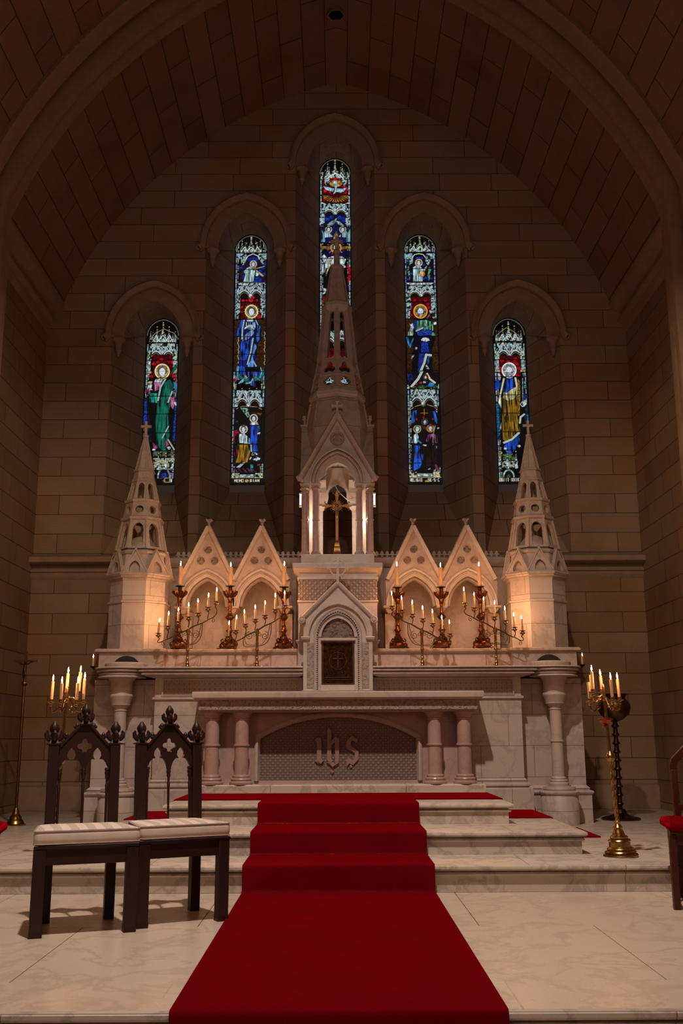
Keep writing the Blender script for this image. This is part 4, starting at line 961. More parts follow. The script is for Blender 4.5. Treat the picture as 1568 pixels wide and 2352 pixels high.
for r in (.04, .028): m.band(circle(cx_, zx, r, 24), [(0,CRY-.02),(.005,CRY-.02),(.005,CRY-.01),(0,CRY-.01)], closed=True)
m.lathe(0, 0, [(.001,.0),(.001,.0)], 3) if False else None
m.ball((cx_, CRY-.012, zx), .018, 10, 6, (1,.4,1)); mk('sunburst', m, ANTQ, root)
m = MB(); corpus(m, cx_, CRY-.02, zx-.055, .125); mk('corpus', m, ANTQ, root, label='small cast figure')
m = MB(); b = at(35, 1893, Y=10.0); tp = at(62, 1500, Y=10.1)
F0 = Vector((-3.12, 10.05, .17)); T0 = Vector((tp.x, 10.08, tp.z))
root = thing('processional_crucifix', 'dark processional crucifix on a tall pole standing against the left wall', 'crucifix', F0)
m.lathe(F0.x, F0.y, [(.10,.170),(.105,.178),(.085,.185),(.075,.21),(.06,.225),(.055,.25),(.035,.27),(.03,.30),(.018,.33)], 24); mk('base', m, BRASS, root)
ax = T0-F0; m = MB(); m.tube([F0+ax*t for t in (.07,.5,.88)], .0135, 10); m.tube([F0+ax*t for t in (.80,.81,.815,.825,.83)], [.014,.026,.03,.026,.014], 12); mk('pole', m, OLDBR, root)
m = MB(); c = F0+ax*.945
q = MB(); q.M = Matrix.Translation(c) @ Matrix.Rotation(math.atan2(ax.x, ax.z), 4, 'Y')
q.plate(cross_pts(0, -.12, .11, .009, .115, .011), [], -.009, .009); m.add(q.v, q.f); mk('wooden_cross', m, plain('dark_oak', (74,44,24), .5), root, sharp=30)
m = MB(); corpus(m, c.x, c.y-.018, c.z-.03, .2); mk('corpus', m, DARKBR, root)

# ------------------------------------------------------------------ standing six-light candelabra
def stand(base, lean, cups, label, nm, left):
    root = thing('standing_candelabrum', label, 'candelabrum', base, 0, 'tall brass candelabra standing beside the altar', local=True)
    root.rotation_euler = (0, lean, 0)
    m = MB()
    m.lathe(0, 0, [(.118,0),(.122,.007),(.118,.016),(.104,.020),(.110,.030),(.104,.038),(.088,.042),(.092,.052),(.086,.060),(.074,.066),(.074,.10),(.080,.106),(.074,.114),(.060,.118),(.064,.130),(.056,.138),(.044,.142),(.038,.165),(.03,.175),(.028,.185),(.034,.195),(.026,.205),(.018,.22),(.022,.232),(.015,.24)], 36); mk('bell_base', m, BRASS, root)
    m = MB()
    L = []
    for i in range(70):      # barley twist
        z = .24+.40*i/69; L.append([((.0135+.0035*math.cos(3*t-z*95))*math.cos(t), (.0135+.0035*math.cos(3*t-z*95))*math.sin(t), z) for t in [2*PI*j/24 for j in range(24)]])
    m.loft(L)
    m.lathe(0, 0, [(.014,.64),(.024,.648),(.034,.665),(.036,.68),(.03,.695),(.018,.705),(.012,.72)], 20); mk('twisted_shaft', m, BRASS, root)
    m = MB(); m.lathe(0, 0, [(.012,.715),(.0115,1.07),(.02,1.08),(.022,1.095),(.012,1.10),(.010,1.14),(.012,1.17),(.004,1.19)], 12); mk('pole', m, BRASS, root)
    if not left:
        m = MB(); m.lathe(-.012, 0, [(.008,.88),(.02,.89),(.012,.905),(.03,.915),(.04,.925),(.052,.935),(.054,.942),(.036,.948),(.01,.946)], 24); mk('drip_dish', m, metal('copper', (200,90,50), .3, .4), root)
    inv = Matrix.Rotation(lean, 4, 'Y')
    for i, (dx, dy, dz, hc, lit, dsc) in enumerate(cups):
        m = MB()
        m.tube(bez((0,0,1.085),(dx*.2,dy*.2,1.115),(dx*.2,dy*.2,dz-.01),(dx*.6,dy*.6,dz-.055))+bez((dx*.6,dy*.6,dz-.055),(dx*.85,dy*.85,dz-.085),(dx*1.05,dy*1.05,dz-.06),(dx,dy,dz-.012),8)[1:], .0055, 7)
        m.tube(spiral(dx*.5, dz-.04, .018, 1.1, dy*.5, 0, 1 if dx > 0 else -1), .0035, 6); mk('arm', m, BRASS, root)
        m = MB(); m.lathe(dx, dy, [(.005,dz-.03),(.012,dz-.022),(.008,dz-.016),(.016,dz-.006),(.034,dz),(.036,dz+.004),(.014,dz+.003),(.013,dz+.02),(.016,dz+.022)], 20); mk('candle_cup', m, BRASS, root)
        p = Vector(base)+inv @ Vector((dx, dy, dz+.021))
        candle(p, hc, .0115, dsc, 'candles on the tall standing candelabra', lit=lit, lean=(lean*.7+random.uniform(-.02,.02), random.uniform(-.02,.02)), flame=.038)
R_ = 'right-hand standing candelabrum'; L_n = 'left-hand standing candelabrum'
zU = 1.135; zLo = 1.07
stand((1.975,7.32,.17), -.045, [(-.11,-.01,zLo,.118,False,'unlit white candle at the left edge of the '+R_), (-.088,-.05,zU,.125,True,'lit white candle highest on the left of the '+R_), (-.066,.08,zU,.108,False,'unlit white candle half hidden behind another on the '+R_),
    (.018,.11,zU,.10,True,'lit white candle at the back middle of the '+R_), (.032,-.10,zLo,.128,True,'lit white candle at the front middle of the '+R_), (.104,-.02,zLo,.13,True,'lit white candle at the right edge of the '+R_)],
    'tall brass six-light candelabrum with twisted shaft standing on the step right of the altar', R_, False)
stand((-2.0,7.32,.17), .035, [(-.105,-.01,zLo,.13,True,'lit white candle at the left edge of the '+L_n), (-.03,.10,zU-.01,.14,True,'lit white candle rising at the back left of the '+L_n), (-.012,-.10,zLo,.115,True,'lit white candle low at the front middle of the '+L_n),
    (.075,.04,zU,.14,True,'tallest lit white candle on the right of the '+L_n), (.10,.09,zLo+.01,.15,True,'lit white candle at the back right of the '+L_n), (.092,-.07,zLo,.12,True,'lit white candle low at the right front of the '+L_n)],
    'tall brass six-light candelabrum behind the left carved chair', L_n, True)
# brass urn on turned pedestal behind the right candelabrum
root = thing('brass_urn_stand', 'dark brass urn on a tall turned pedestal behind the right-hand standing candelabrum', 'urn', (2.83, 10.4, .17))
m = MB(); m.lathe(2.83, 10.4, [(.19,.17),(.195,.185),(.17,.195),(.15,.20),(.10,.21),(.06,.235),(.05,.27)], 32); mk('base', m, DARKBR, root)
m = MB(); pr = [(.05,.265)]
z = .27
while z < 1.12:
    pr += [(.022,z+.01),(.022,z+.035),(.034,z+.042),(.040,z+.052),(.034,z+.062),(.026,z+.066)]; z += .085
m.lathe(2.83, 10.4, pr, 16); mk('turned_pedestal', m, DARKBR, root)
m = MB(); zz_ = 1.13
m.lathe(2.83, 10.4, [(.03,zz_),(.08,zz_+.02),(.14,zz_+.07),(.165,zz_+.13),(.16,zz_+.18),(.13,zz_+.22),(.115,zz_+.235),(.125,zz_+.26),(.145,zz_+.275),(.14,zz_+.28),(.11,zz_+.25)], 36, caps=False); mk('bowl', m, OLDBR, root)
# wall brackets with candle stubs beside the turrets and at the right wall
def sconce(x, y, z, lb, clb, s):
    root = thing('candle_bracket', lb, 'bracket', (x, y, z))
    m = MB(); m.tube([(x-s*-.04,y+.02,z-.02),(x,y,z-.015),(x,y,z)], .006, 6); m.lathe(x, y, [(.008,z-.02),(.02,z-.008),(.028,z),(.028,z+.004),(.01,z+.002)], 12); m.box(min(x,x+s*.06), max(x,x+s*.06), y+.0, y+.03, z-.03, z-.01); mk('arm', m, GREENW, root)
    candle((x, y, z+.004), .085, .011, clb, 'stub candles on the black brackets', lit=(s > 0 or True), flame=.03)
sconce(-2.52, 10.35, zl+.05, 'small black candle bracket at the outer side of the left turret', 'short candle stub beside the outer side of the left turret', 1)
sconce(2.52, 10.35, zl+.05, 'small black candle bracket at the outer side of the right turret', 'short candle stub beside the outer side of the right turret', -1)
root = thing('wall_bracket', 'black iron coat-hook bracket at the right edge of the photo on the side wall', 'bracket', (3.72, 10.3, 1.2))
root['label'] = 'small black iron bracket on the right side wall at the photo edge'
# ------------------------------------------------------------------ chairs
def wood_mat(name, c1, c2, rough=.46):
    t = NT(name); v = t.co('Object', sc3=(14,14,2.2)); n = t.noise(v, 3, 8, .7, 1.5); f = t.noise(t.co('Object', sc3=(120,120,9)), 3, 3, .6)
    c = t.mix(lin(c1), lin(c2), n); c = t.mix(c, t.ramp(f, [(.3, (.6,.6,.6,1)), (.65, (1.1,1.1,1.1,1))]), .5, 'MULTIPLY')
    t.l(c, t.b.inputs['Base Color']); t.set(Roughness=rough); t.b.inputs['Specular IOR Level'].default_value = .35; t.bump(f, .15, .002); return t.m
OAK = wood_mat('dark_stained_oak', (30,13,8), (60,28,16)); OAKR = wood_mat('red_stained_oak', (44,14,8), (84,32,18))
def cushion_mat():
    t = NT('striped_damask'); g = t.n('ShaderNodeTexCoord'); sp = t.n('ShaderNodeSeparateXYZ'); t.l(g.outputs['Object'], sp.inputs[0])
    s = t.math('SINE', t.math('MULTIPLY', sp.outputs[0], 2*PI/.088)); st = t.math('MULTIPLY', t.math('GREATER_THAN', s, 0.), t.math('GREATER_THAN', sp.outputs[2], .0715))
    nz = t.noise(g.outputs['Object'], 14, 4, .6); f = t.noise(g.outputs['Object'], 500, 2, .6)
    c = t.mix(lin((226,206,194)), lin((196,184,164)), st); c = t.mix(c, t.ramp(nz, [(.3, (.9,.88,.86,1)), (.6, (1.04,1.04,1.04,1))]), .6, 'MULTIPLY')
    t.l(c, t.b.inputs['Base Color']); t.set(Roughness=.8); t.b.inputs['Specular IOR Level'].default_value = .2; t.bump(f, .3, .002); return t.m
CUSH = cushion_mat()
PIPE = plain('cushion_piping', (176,150,134), .8)
def crown_finial(m, x, y, z, k=1.):
    m.box(x-.034*k, x+.034*k, y-.03*k, y+.03*k, z, z+.008*k)
    m.mbox(x-.026*k, x+.026*k, y-.024*k, y+.024*k, [(0,z+.008*k),(-.006*k,z+.02*k),(-.012*k,z+.03*k),(-.01*k,z+.04*k)])
    m.lathe(x, y, [(.012*k,z+.03*k),(.02*k,z+.045*k),(.018*k,z+.055*k),(.015*k,z+.058*k),(.022*k,z+.066*k),(.0265*k,z+.080*k),(.024*k,z+.094*k),(.013*k,z+.108*k),(.005*k,z+.120*k)], 12)
    for j in range(4):
        a = PI/4*0+j*PI/2; c, s = math.cos(a), math.sin(a)
        m.tube([(x+r*k*c, y+r*k*s*.8, z+h*k) for r, h in ((.012,.030),(.026,.032),(.036,.042),(.040,.060),(.035,.067),(.030,.060))], [.015*k,.016*k,.014*k,.010*k,.008*k,.005*k], 7)
def gothic_chair(fl, fr, bl, br_, label, clabel, seat_z=.45, back_h=.955):
    """corners given on the floor: front left, front right, back left, back right"""
    fl, fr, bl, br_ = [Vector((p[0], p[1], 0)) for p in (fl, fr, bl, br_)]
    o = (fl+fr+bl+br_)/4; d = (fr-fl); ang = math.atan2(d.y, d.x); inv = Matrix.Rotation(-ang, 3, 'Z')
    root = thing('gothic_chair', label, 'chair', o, ang, 'dark carved gothic chairs', local=True)
    FL, FR, BL, BR = [inv @ (p-o) for p in (fl, fr, bl, br_)]
    hb = .031
    for p in (FL, FR): m = MB(); m.mbox(p.x-hb, p.x+hb, p.y-hb, p.y+hb, [(.002,0),(.002,.03),(0,.034),(0,seat_z-.02)]); mk('leg', m, OAK, root, bevel=.003)
    for p in (BL, BR):
        m = MB(); m.loft([[(p.x-hb*.9, p.y-hb+dy, z),(p.x+hb*.9, p.y-hb+dy, z),(p.x+hb*.9, p.y+hb+dy, z),(p.x-hb*.9, p.y+hb+dy, z)] for z, dy in ((0,.0),(seat_z,0),(back_h,.035))]); mk('back_post', m, OAK, root, bevel=.003)
    m = MB(); e = .034
    pl = [(FL.x-e, FL.y-e), (FR.x+e, FR.y-e), (BR.x+e*.6, BR.y+e*.5), (BL.x-e*.6, BL.y+e*.5)]
    m.stack(pl, [(-.012,seat_z-.10),(-.012,seat_z-.022),(-.002,seat_z-.018),(0,seat_z-.012),(0,seat_z-.003),(-.004,seat_z)]); mk('seat_frame', m, OAK, root, bevel=.002)
    # carved back
    cx = (BL.x+BR.x)/2; cy = (BL.y+BR.y)/2; w = abs(BR.x-BL.x)/2-hb*.9
    zg_, zs_, zp = back_h+.115, back_h-.02, back_h-.135
    yy = lambda z: cy+.035*(z-seat_z)/(back_h-seat_z)
    m = MB()
    ah = w/2-.014
    def ogee(c):
        A = pointed(ah, zp, zp+.062, 6, c); k = A[:5]; t = .024; zt_ = zp+.115
        return k+[(c-.014, zp+.052),(c-t, zp+.072),(c-t*.9, zp+.092),(c-.010, zp+.108),(c, zt_+.004),(c+.010, zp+.108),(c+t*.9, zp+.092),(c+t, zp+.072),(c+.014, zp+.052)]+[(2*c-x, z) for x, z in k[::-1]]
    pts = [(cx-w, zp-.0)]+[(cx-w+.004, zp)]+ogee(cx-w/2)[1:-1]+[(cx-.012, zp),(cx+.012, zp)]+ogee(cx+w/2)[1:-1]+[(cx+w-.004, zp),(cx+w, zp),(cx+w, zs_),(cx+.02, zg_),(cx-.02, zg_),(cx-w, zs_)]
    qf = []
    for j in range(4):
        a = j*PI/2
        for t in (-1.9,-1.2,-.6,0,.6,1.2,1.9): qf.append((cx+.027*math.cos(a)+.0155*math.cos(a+t), zs_+.012+.027*math.sin(a)+.0155*math.sin(a+t)))
    tri = [(cx-.008, zp+.092),(cx, zp+.072),(cx+.008, zp+.092)]
    m.plate(pts, [qf, tri], -.013, .013)
    m.v = [(x, y+yy(z), z) for x, y, z in m.v]; mk('carved_gable', m, OAK, root, smooth=False, bevel=.0015)
    m = MB()
    for s in (-1, 1):
        crv = [(cx+s*w, zs_-.006), (cx+s*.012, zg_+.004)]; crv = crv if s < 0 else crv[::-1]
        m.band(crv, [(0,-.02),(.012,-.02),(.016,0),(.012,.02),(0,.02)])
    m.v = [(x, y+yy(z), z) for x, y, z in m.v]
    for s in (-1, 1):
        for t in (.28, .68):
            x = cx+s*w*(1-t); z = zs_+(zg_-zs_)*t+.012; y = yy(z)
            m.lathe(x, y, [(.009,z),(.016,z+.012),(.012,z+.02),(.014,z+.028),(.007,z+.036),(.003,z+.042)], 8)
            m.ball((x+s*.013, y, z+.018), .009, 6, 5); m.ball((x-s*.013, y, z+.018), .009, 6, 5)
    mk('gable_moulding', m, OAK, root, sharp=40)
    for p, z in ((BL, back_h), (BR, back_h)):
        m = MB(); crown_finial(m, p.x, p.y+.035, z, 1.12); mk('finial', m, OAK, root)
    m = MB(); crown_finial(m, cx, yy(zg_), zg_-.004, 1.0); mk('finial', m, OAK, root)
    for x in (cx-w+.012, cx, cx+w-.012):
        m = MB(); y0 = cy; y1 = yy(zp)
        pr = [(.007,seat_z-.002),(.010,seat_z+.03),(.007,seat_z+.04),(.0075,(seat_z+zp)/2+.04),(.010,zp-.09),(.007,zp-.085),(.008,zp-.06),(.013,zp-.05),(.011,zp-.04),(.015,zp-.025),(.012,zp-.015),(.016,zp-.006),(.013,zp+.004)]
        m.lathe(x, 0, pr, 10); m.v = [(a, b+yy(c), c) for a, b, c in m.v]; mk('spindle', m, OAK, root)
    # loose box cushion
    c0 = o+Matrix.Rotation(ang, 3, 'Z') @ Vector(((FL.x+FR.x)/2, FL.y/1+.175, 0))
    cu = thing('seat_cushion', clabel, 'cushion', (c0.x, c0.y, seat_z), ang+random.uniform(-.02,.02), 'striped cream box cushions', local=True)
    W, D, hh = abs(FR.x-FL.x)/2+.036, .205, .072
    def rr(w, d, r=.03, n=5, tp=.0):
        out = []
        for sx, sy, a0_ in ((1,-1,-PI/2),(1,1,0),(-1,1,PI/2),(-1,-1,PI)):
            for i in range(n+1):
                a = a0_+PI/2*i/n; ww = w-(tp if sy > 0 else 0); out.append((sx*(ww-r)+r*math.cos(a), sy*(d-r)+r*math.sin(a)))
        return out
    pl = rr(W, D, tp=.045)
    m = MB(); m.stack(pl, [(-.02,.0),(-.006,.003),(0,.008),(.003,.03),(.002,.05),(0,hh-.006),(-.012,hh+.001)], caps=False); q = [(x*.975, y*.95, hh+.001) for x, y in pl]; nn = len(pl)
    m.loft([[(x*k, y*k, z) for x, y in pl] for k, z in ((.965,hh+.0008),(.8,hh+.006),(.5,hh+.010),(.1,hh+.012))]); m.ngon(0, 0, [(.1,.001),(.1,.002)]); mk('cover', m, CUSH, cu, sharp=70)
    m = MB()
    for z in (.006, hh-.003): m.tube([(x, y, z) for x, y in pl+[pl[0]]], .0038, 6)
    mk('piping', m, PIPE, cu)
gothic_chair((-1.552,5.44),(-1.105,5.60),(-1.625,5.86),(-1.30,5.985), 'dark carved gothic chair with cream cushion at the far left, standing nearer the wall', 'cream striped cushion on the carved chair at the far left')
gothic_chair((-1.062,5.70),(-.655,5.905),(-1.165,6.10),(-.856,6.245), 'dark carved gothic chair with cream cushion, the one nearer the red carpet', 'cream striped cushion on the carved chair nearer the red carpet')
def side_chair(s, label, fx, fy, ang):
    root = thing('upholstered_chair', label, 'chair', (fx, fy, 0), ang, 'red-seated oak side chairs', local=True)
    w, dp, sz = .235, .40, .44
    for sx in (-1, 1):
        m = MB(); m.loft([[(sx*w-.02,-.02+y,z),(sx*w+.02,-.02+y,z),(sx*w+.02,.02+y,z),(sx*w-.02,.02+y,z)] for z, y in ((0,0),(sz-.02,.0))]); mk('leg', m, OAKR, root, bevel=.003)
        m = MB(); x = sx*(w-.14); m.loft([[(x-.02,dp-.02+y,z),(x+.02,dp-.02+y,z),(x+.02,dp+.02+y,z),(x-.02,dp+.02+y,z)] for z, y in ((0,.05),(sz,0),(.78,.04))]); mk('back_leg', m, OAKR, root, bevel=.003)
        m = MB(); m.tube([(sx*w,.0,.15),(sx*(w-.02),.2,.21),(sx*(w-.14),dp+.02,.18)], .012, 8); mk('side_rail', m, OAKR, root)
    m = MB(); m.stack([(-w-.015,-.025),(w+.015,-.025),(w-.06,dp+.02),(-w+.06,dp+.02)], [(-.01,sz-.08),(-.01,sz-.02),(0,sz-.014),(0,sz)]); mk('seat_frame', m, OAKR, root, bevel=.002)
    m = MB(); m.stack([(-w-.008,-.03),(w+.008,-.03),(w-.03,dp-.02),(-w+.03,dp-.02)], [(-.01,sz),(.008,sz+.008),(.012,sz+.03),(.0,sz+.052),(-.04,sz+.062),(-.12,sz+.066)]); mk('padded_seat', m, RED, root, sharp=70, label='dark red padded seat')
    m = MB(); c = [(-w+.14,.76),(-w+.14,.80),(-w+.15,.835),(0,.92),(w-.15,.835),(w-.14,.80),(w-.14,.76)]
    m.band(c, [(-.022,.0),(.022,.0),(.022,.03),(-.022,.03)]); m.v = [(x, y+dp+.025, z) for x, y, z in m.v]
    m.box(-w+.15, w-.15, dp-.01, dp+.015, sz+.09, sz+.13); m.tube([(0,dp+.0,sz+.1),(0,dp+.02,.70),(0,dp+.035,.91)], .014, 8)
    mk('arched_back', m, OAKR, root, bevel=.002)
side_chair(1, 'red-seated oak chair cut off by the right edge of the photo', 2.215, 6.17, -.08)
side_chair(-1, 'red-seated oak chair cut off by the left edge of the photo', -2.21, 6.0, .10)
# little iron bracket on the right side wall
m = MB(); m.box(3.71, 3.748, 10.28, 10.32, 1.05, 1.4); mk('plate', m, GREENW, root := [o for o in COL.objects if o.name == 'wall_bracket'][0], smooth=False)
m = MB(); m.tube([(3.72,10.3,1.12),(3.62,10.3,1.10),(3.56,10.3,1.14)], .012, 8)
for k in range(4): m.tube([(3.70,10.3,1.2+k*.04),(3.66,10.3,1.2+k*.04)], .006, 6)
mk('hook', m, GREENW, root)
# ------------------------------------------------------------------ stained glass: each lancet is one leaded picture of coloured panes
rng = np.random.default_rng(3)
def vnoise(h, w, sx, sy):
    gh, gw = int(h/sy)+3, int(w/sx)+3; g = rng.random((gh, gw))
    yy = np.arange(h)/sy; xx = np.arange(w)/sx; y0 = yy.astype(int); x0 = xx.astype(int); fy = (yy-y0)[:,None]; fx = (xx-x0)[None,:]
    fy = fy*fy*(3-2*fy); fx = fx*fx*(3-2*fx)
    return (g[y0][:,x0]*(1-fx)+g[y0][:,x0+1]*fx)*(1-fy)+(g[y0+1][:,x0]*(1-fx)+g[y0+1][:,x0+1]*fx)*fy
PITCH = .0020; SS = 3
FONT = {'M':[(0,1,0,0),(0,0,.5,.6),(.5,.6,1,0),(1,0,1,1)],'E':[(0,0,0,1),(0,0,1,0),(0,.5,.8,.5),(0,1,1,1)],'O':[(0,0,1,0),(1,0,1,1),(1,1,0,1),(0,1,0,0)],'R':[(0,0,0,1),(0,0,1,0),(1,0,1,.5),(1,.5,0,.5),(.4,.5,1,1)],
 'I':[(.5,0,.5,1)],'A':[(0,1,.5,0),(.5,0,1,1),(.25,.6,.75,.6)],'L':[(0,0,0,1),(0,1,1,1)],'G':[(1,0,0,0),(0,0,0,1),(0,1,1,1),(1,1,1,.55),(1,.55,.5,.55)],'S':[(1,0,0,0),(0,0,0,.5),(0,.5,1,.5),(1,.5,1,1),(1,1,0,1)],
 'C':[(1,0,0,0),(0,0,0,1),(0,1,1,1)],'B':[(0,0,0,1),(0,0,.9,0),(.9,0,.9,.5),(0,.5,1,.5),(1,.5,1,1),(1,1,0,1)],'T':[(0,0,1,0),(.5,0,.5,1)],'X':[(0,0,1,1),(1,0,0,1)],'N':[(0,1,0,0),(0,0,1,1),(1,1,1,0)],'.':[(.4,.5,.6,.5)],'+':[(.5,.1,.5,.9),(.1,.5,.9,.5)],' ':[]}
class Glass:
    def __init__(s, xc, zb, zs, za, half=.226):
        s.xc, s.zb, s.zs, s.za, s.hf = xc, zb, zs, za, half
        s.w = int(2*half/PITCH)//SS*SS; s.h = int((za-zb)/PITCH)//SS*SS
        s.im = np.zeros((s.h, s.w, 3)); s.yy, s.xx = np.mgrid[0:s.h, 0:s.w]
        s.fold = vnoise(s.h, s.w, 5.5, 55); s.fold2 = vnoise(s.h, s.w, 16, 40); s.fine = vnoise(s.h, s.w, 3.2, 3.2); s.mid = vnoise(s.h, s.w, 9, 9)
    def view(s, ox, oy, k): s.vw = (ox, oy, k); return s
    def c(s, x, y):
        p = at(s.vw[0]+x/s.vw[2], s.vw[1]+y/s.vw[2], YG); return ((p.x-s.xc+s.hf)/PITCH, (s.za-p.z)/PITCH)
    def mask(s, P):
        m = np.zeros((s.h, s.w), bool); xs = [p[0] for p in P]; ys = [p[1] for p in P]
        a, b = max(0, int(min(ys))), min(s.h, int(max(ys))+2); c, d = max(0, int(min(xs))), min(s.w, int(max(xs))+2)
        if a >= b or c >= d: return m
        Y, X = s.yy[a:b,c:d]+.5, s.xx[a:b,c:d]+.5; r = np.zeros(Y.shape, bool); n = len(P)
        for i in range(n):
            x1, y1 = P[i]; x2, y2 = P[(i+1) % n]
            if y1 == y2: continue
            r ^= ((y1 > Y) != (y2 > Y)) & (X < (x2-x1)*(Y-y1)/(y2-y1)+x1)
        m[a:b,c:d] = r; return m
    def fill(s, m, col, mode='p'):
        c = np.array(col, float)[None,:]
        if mode == 'f': k = .16+1.15*np.clip(s.fold[m]*.65+s.fold2[m]*.45, 0, 1.15); k = np.where(s.fold[m] < .27, k*.25, k); k = k*(.8+.3*s.fine[m])
        elif mode == 's': k = .88+.16*s.mid[m]
        elif mode == 't': k = np.where((s.mid[m] < .36) | (s.fine[m] < .22), .12, .55+.6*s.fine[m])
        elif mode == 'd': k = np.where(s.fine[m] > .55, 1.1, .40)
        elif mode == 'k': k = .35+.8*s.mid[m]*np.where(s.fine[m] < .3, .5, 1)
        else: k = (.50+.62*s.mid[m])*(.78+.30*s.fine[m])
        s.im[m] = np.clip(c*k[:,None], 0, 255)
    def raw(s, P, col, mode='p', lead=1.6):
        m = s.mask(P); s.fill(m, col, mode)
        if lead: s.rline(P+[P[0]], (6,6,8), lead)
    def rline(s, P, col, w):
        for (x1,y1),(x2,y2) in zip(P, P[1:]):
            L = math.hypot(x2-x1, y2-y1)
            if L < 1e-6: continue
            nx, ny = -(y2-y1)/L*w/2, (x2-x1)/L*w/2; ex, ey = (x2-x1)/L*w*.3, (y2-y1)/L*w*.3
            m = s.mask([(x1+nx-ex,y1+ny-ey),(x2+nx+ex,y2+ny+ey),(x2-nx+ex,y2-ny+ey),(x1-nx-ex,y1-ny-ey)]); s.im[m] = np.array(col, float)
    def P(s, col, pts, mode='p', lead=1.6): s.raw([s.c(*p) for p in pts], col, mode, lead); return s
    def E(s, col, x, y, rx, ry=None, mode='p', lead=1.6, a0=0, a1=360):
        ry = ry or rx; return s.P(col, [(x+rx*math.cos(t), y+ry*math.sin(t)) for t in [math.radians(a0+(a1-a0)*i/24) for i in range(25 if a1-a0 < 360 else 24)]], mode, lead)
    def L(s, col, pts, w=2.5): s.rline([s.c(*p) for p in pts], col, w); return s
    def head(s, x, y, r, halo=(235,225,190), hair=(150,130,90), beard=False, rays=False, skin=(205,215,228)):
        if rays:
            for i in range(18):
                a = 2*PI*i/18; s.P((200,180,110), [(x+1.75*r*math.cos(a-.1), y+1.75*r*math.sin(a-.1)), (x+2.25*r*math.cos(a), y+2.25*r*math.sin(a)), (x+1.75*r*math.cos(a+.1), y+1.75*r*math.sin(a+.1))], lead=0)
        s.E(halo, x, y, r*1.85, r*1.9, 's'); s.E((20,16,10), x, y, r*1.5, r*1.55, lead=0); s.E(tuple(q*.9 for q in halo), x, y, r*1.42, r*1.47, 'k', lead=0)
        s.E(hair, x, y-.12*r, r*1.12, r*1.12, 'k'); s.E(skin, x, y+.12*r, r*.74, r*.98, 's', lead=1)
        for t in (-1, 1):
            s.L((40,45,60), [(x+t*.18*r, y+.0*r), (x+t*.5*r, y-.02*r)], 2); s.L((90,95,110), [(x+t*.14*r, y-.2*r), (x+t*.5*r, y-.24*r)], 1.4)
        s.L((110,115,130), [(x, y+.0*r), (x+.06*r, y+.42*r)], 1.4); s.L((120,60,60), [(x-.2*r, y+.62*r), (x+.2*r, y+.62*r)], 1.8)
        if beard: s.P((176,176,182), [(x-.72*r,y+.35*r),(x-.3*r,y+.5*r),(x+.3*r,y+.5*r),(x+.72*r,y+.35*r),(x+.5*r,y+1.2*r),(x,y+1.5*r),(x-.5*r,y+1.2*r)], 'k', 1)
        return s
    def hem(s, pts, w, col=(172,190,178)):
        """patterned border band along a path"""
        P = [s.c(*p) for p in pts]; k = w*.68
        s.rline(P, (5,5,6), k+3.2); s.rline(P, col, k)
        for (x1,y1),(x2,y2) in zip(P, P[1:]):
            n = max(1, int(math.hypot(x2-x1, y2-y1)/9))
            for i in range(n):
                t = (i+.5)/n; x, y = x1+(x2-x1)*t, y1+(y2-y1)*t; m = s.mask([(x-2,y),(x,y-2.6),(x+2,y),(x,y+2.6)]); s.im[m] = (25,35,35)
        return s
    # -- in relative coordinates: u across 0..1, z height
    def R(s, col, u0, z0, u1, z1, mode='p', lead=1.6):
        f = lambda u, z: (u*s.w, (s.za-z)/PITCH); s.raw([f(u0,z0),f(u1,z0),f(u1,z1),f(u0,z1)], col, mode, lead)
    def border(s, z0=None, z1=None):
        z = z0 or s.zb; top = z1 or s.zs
        while z < top:
            h = rng.uniform(.05,.10)
            for u in ((.035,.085),(.915,.965)): s.R((150,182,196) if rng.random() > .2 else (120,140,190), u[0], z, u[1], min(top, z+h), 'p', 2)
            z += h+.006
        # thin inner shaft of little knops
        z = z0 or s.zb
        while z < top:
            for u in (.115, .885): s.R((196,200,172), u-.014, z, u+.014, z+.07, 'k', 1.4); s.R((210,205,160), u-.024, z+.072, u+.024, z+.086, 'p', 1)
            z += .115
    def bars(s, ys, ox=0):
        for y in ys:
            z = at(775, y, YG).z; f = (s.za-z)/PITCH; m = slice(max(0,int(f-2.4)), int(f+2.4)); s.im[m,:] = (3,3,4)
    def pinn(s, u, z0, z1, w=.05, col=(176,196,186)):
        """a crocketed pinnacle"""
        f = lambda a, z: (a*s.w, (s.za-z)/PITCH); h = z1-z0
        s.raw([f(u-w,z0),f(u+w,z0),f(u+w,z0+h*.38),f(u-w,z0+h*.38)], col, 't')
        s.raw([f(u-w*1.25,z0+h*.36),f(u,z0+h*.58),f(u+w*1.25,z0+h*.36),f(u+w*.8,z0+h*.36),f(u,z0+h*.5),f(u-w*.8,z0+h*.36)], (205,222,222), 'p', 1.2)
        s.raw([f(u-w*.7,z0+h*.45),f(u+w*.7,z0+h*.45),f(u,z0+h*.92)], col, 't', 1.2)
        for k in (.55,.68,.8): s.raw([f(u-w*.8*(1.3-k),z0+h*k),f(u,z0+h*(k-.03)),f(u+w*.8*(1.3-k),z0+h*k),f(u,z0+h*(k+.04))], (200,205,170), 'p', 1)
        s.raw([f(u-w*.5,z0+h*.94),f(u,z0+h*.90),f(u+w*.5,z0+h*.94),f(u,z0+h)], (220,210,150), 'p', 1)
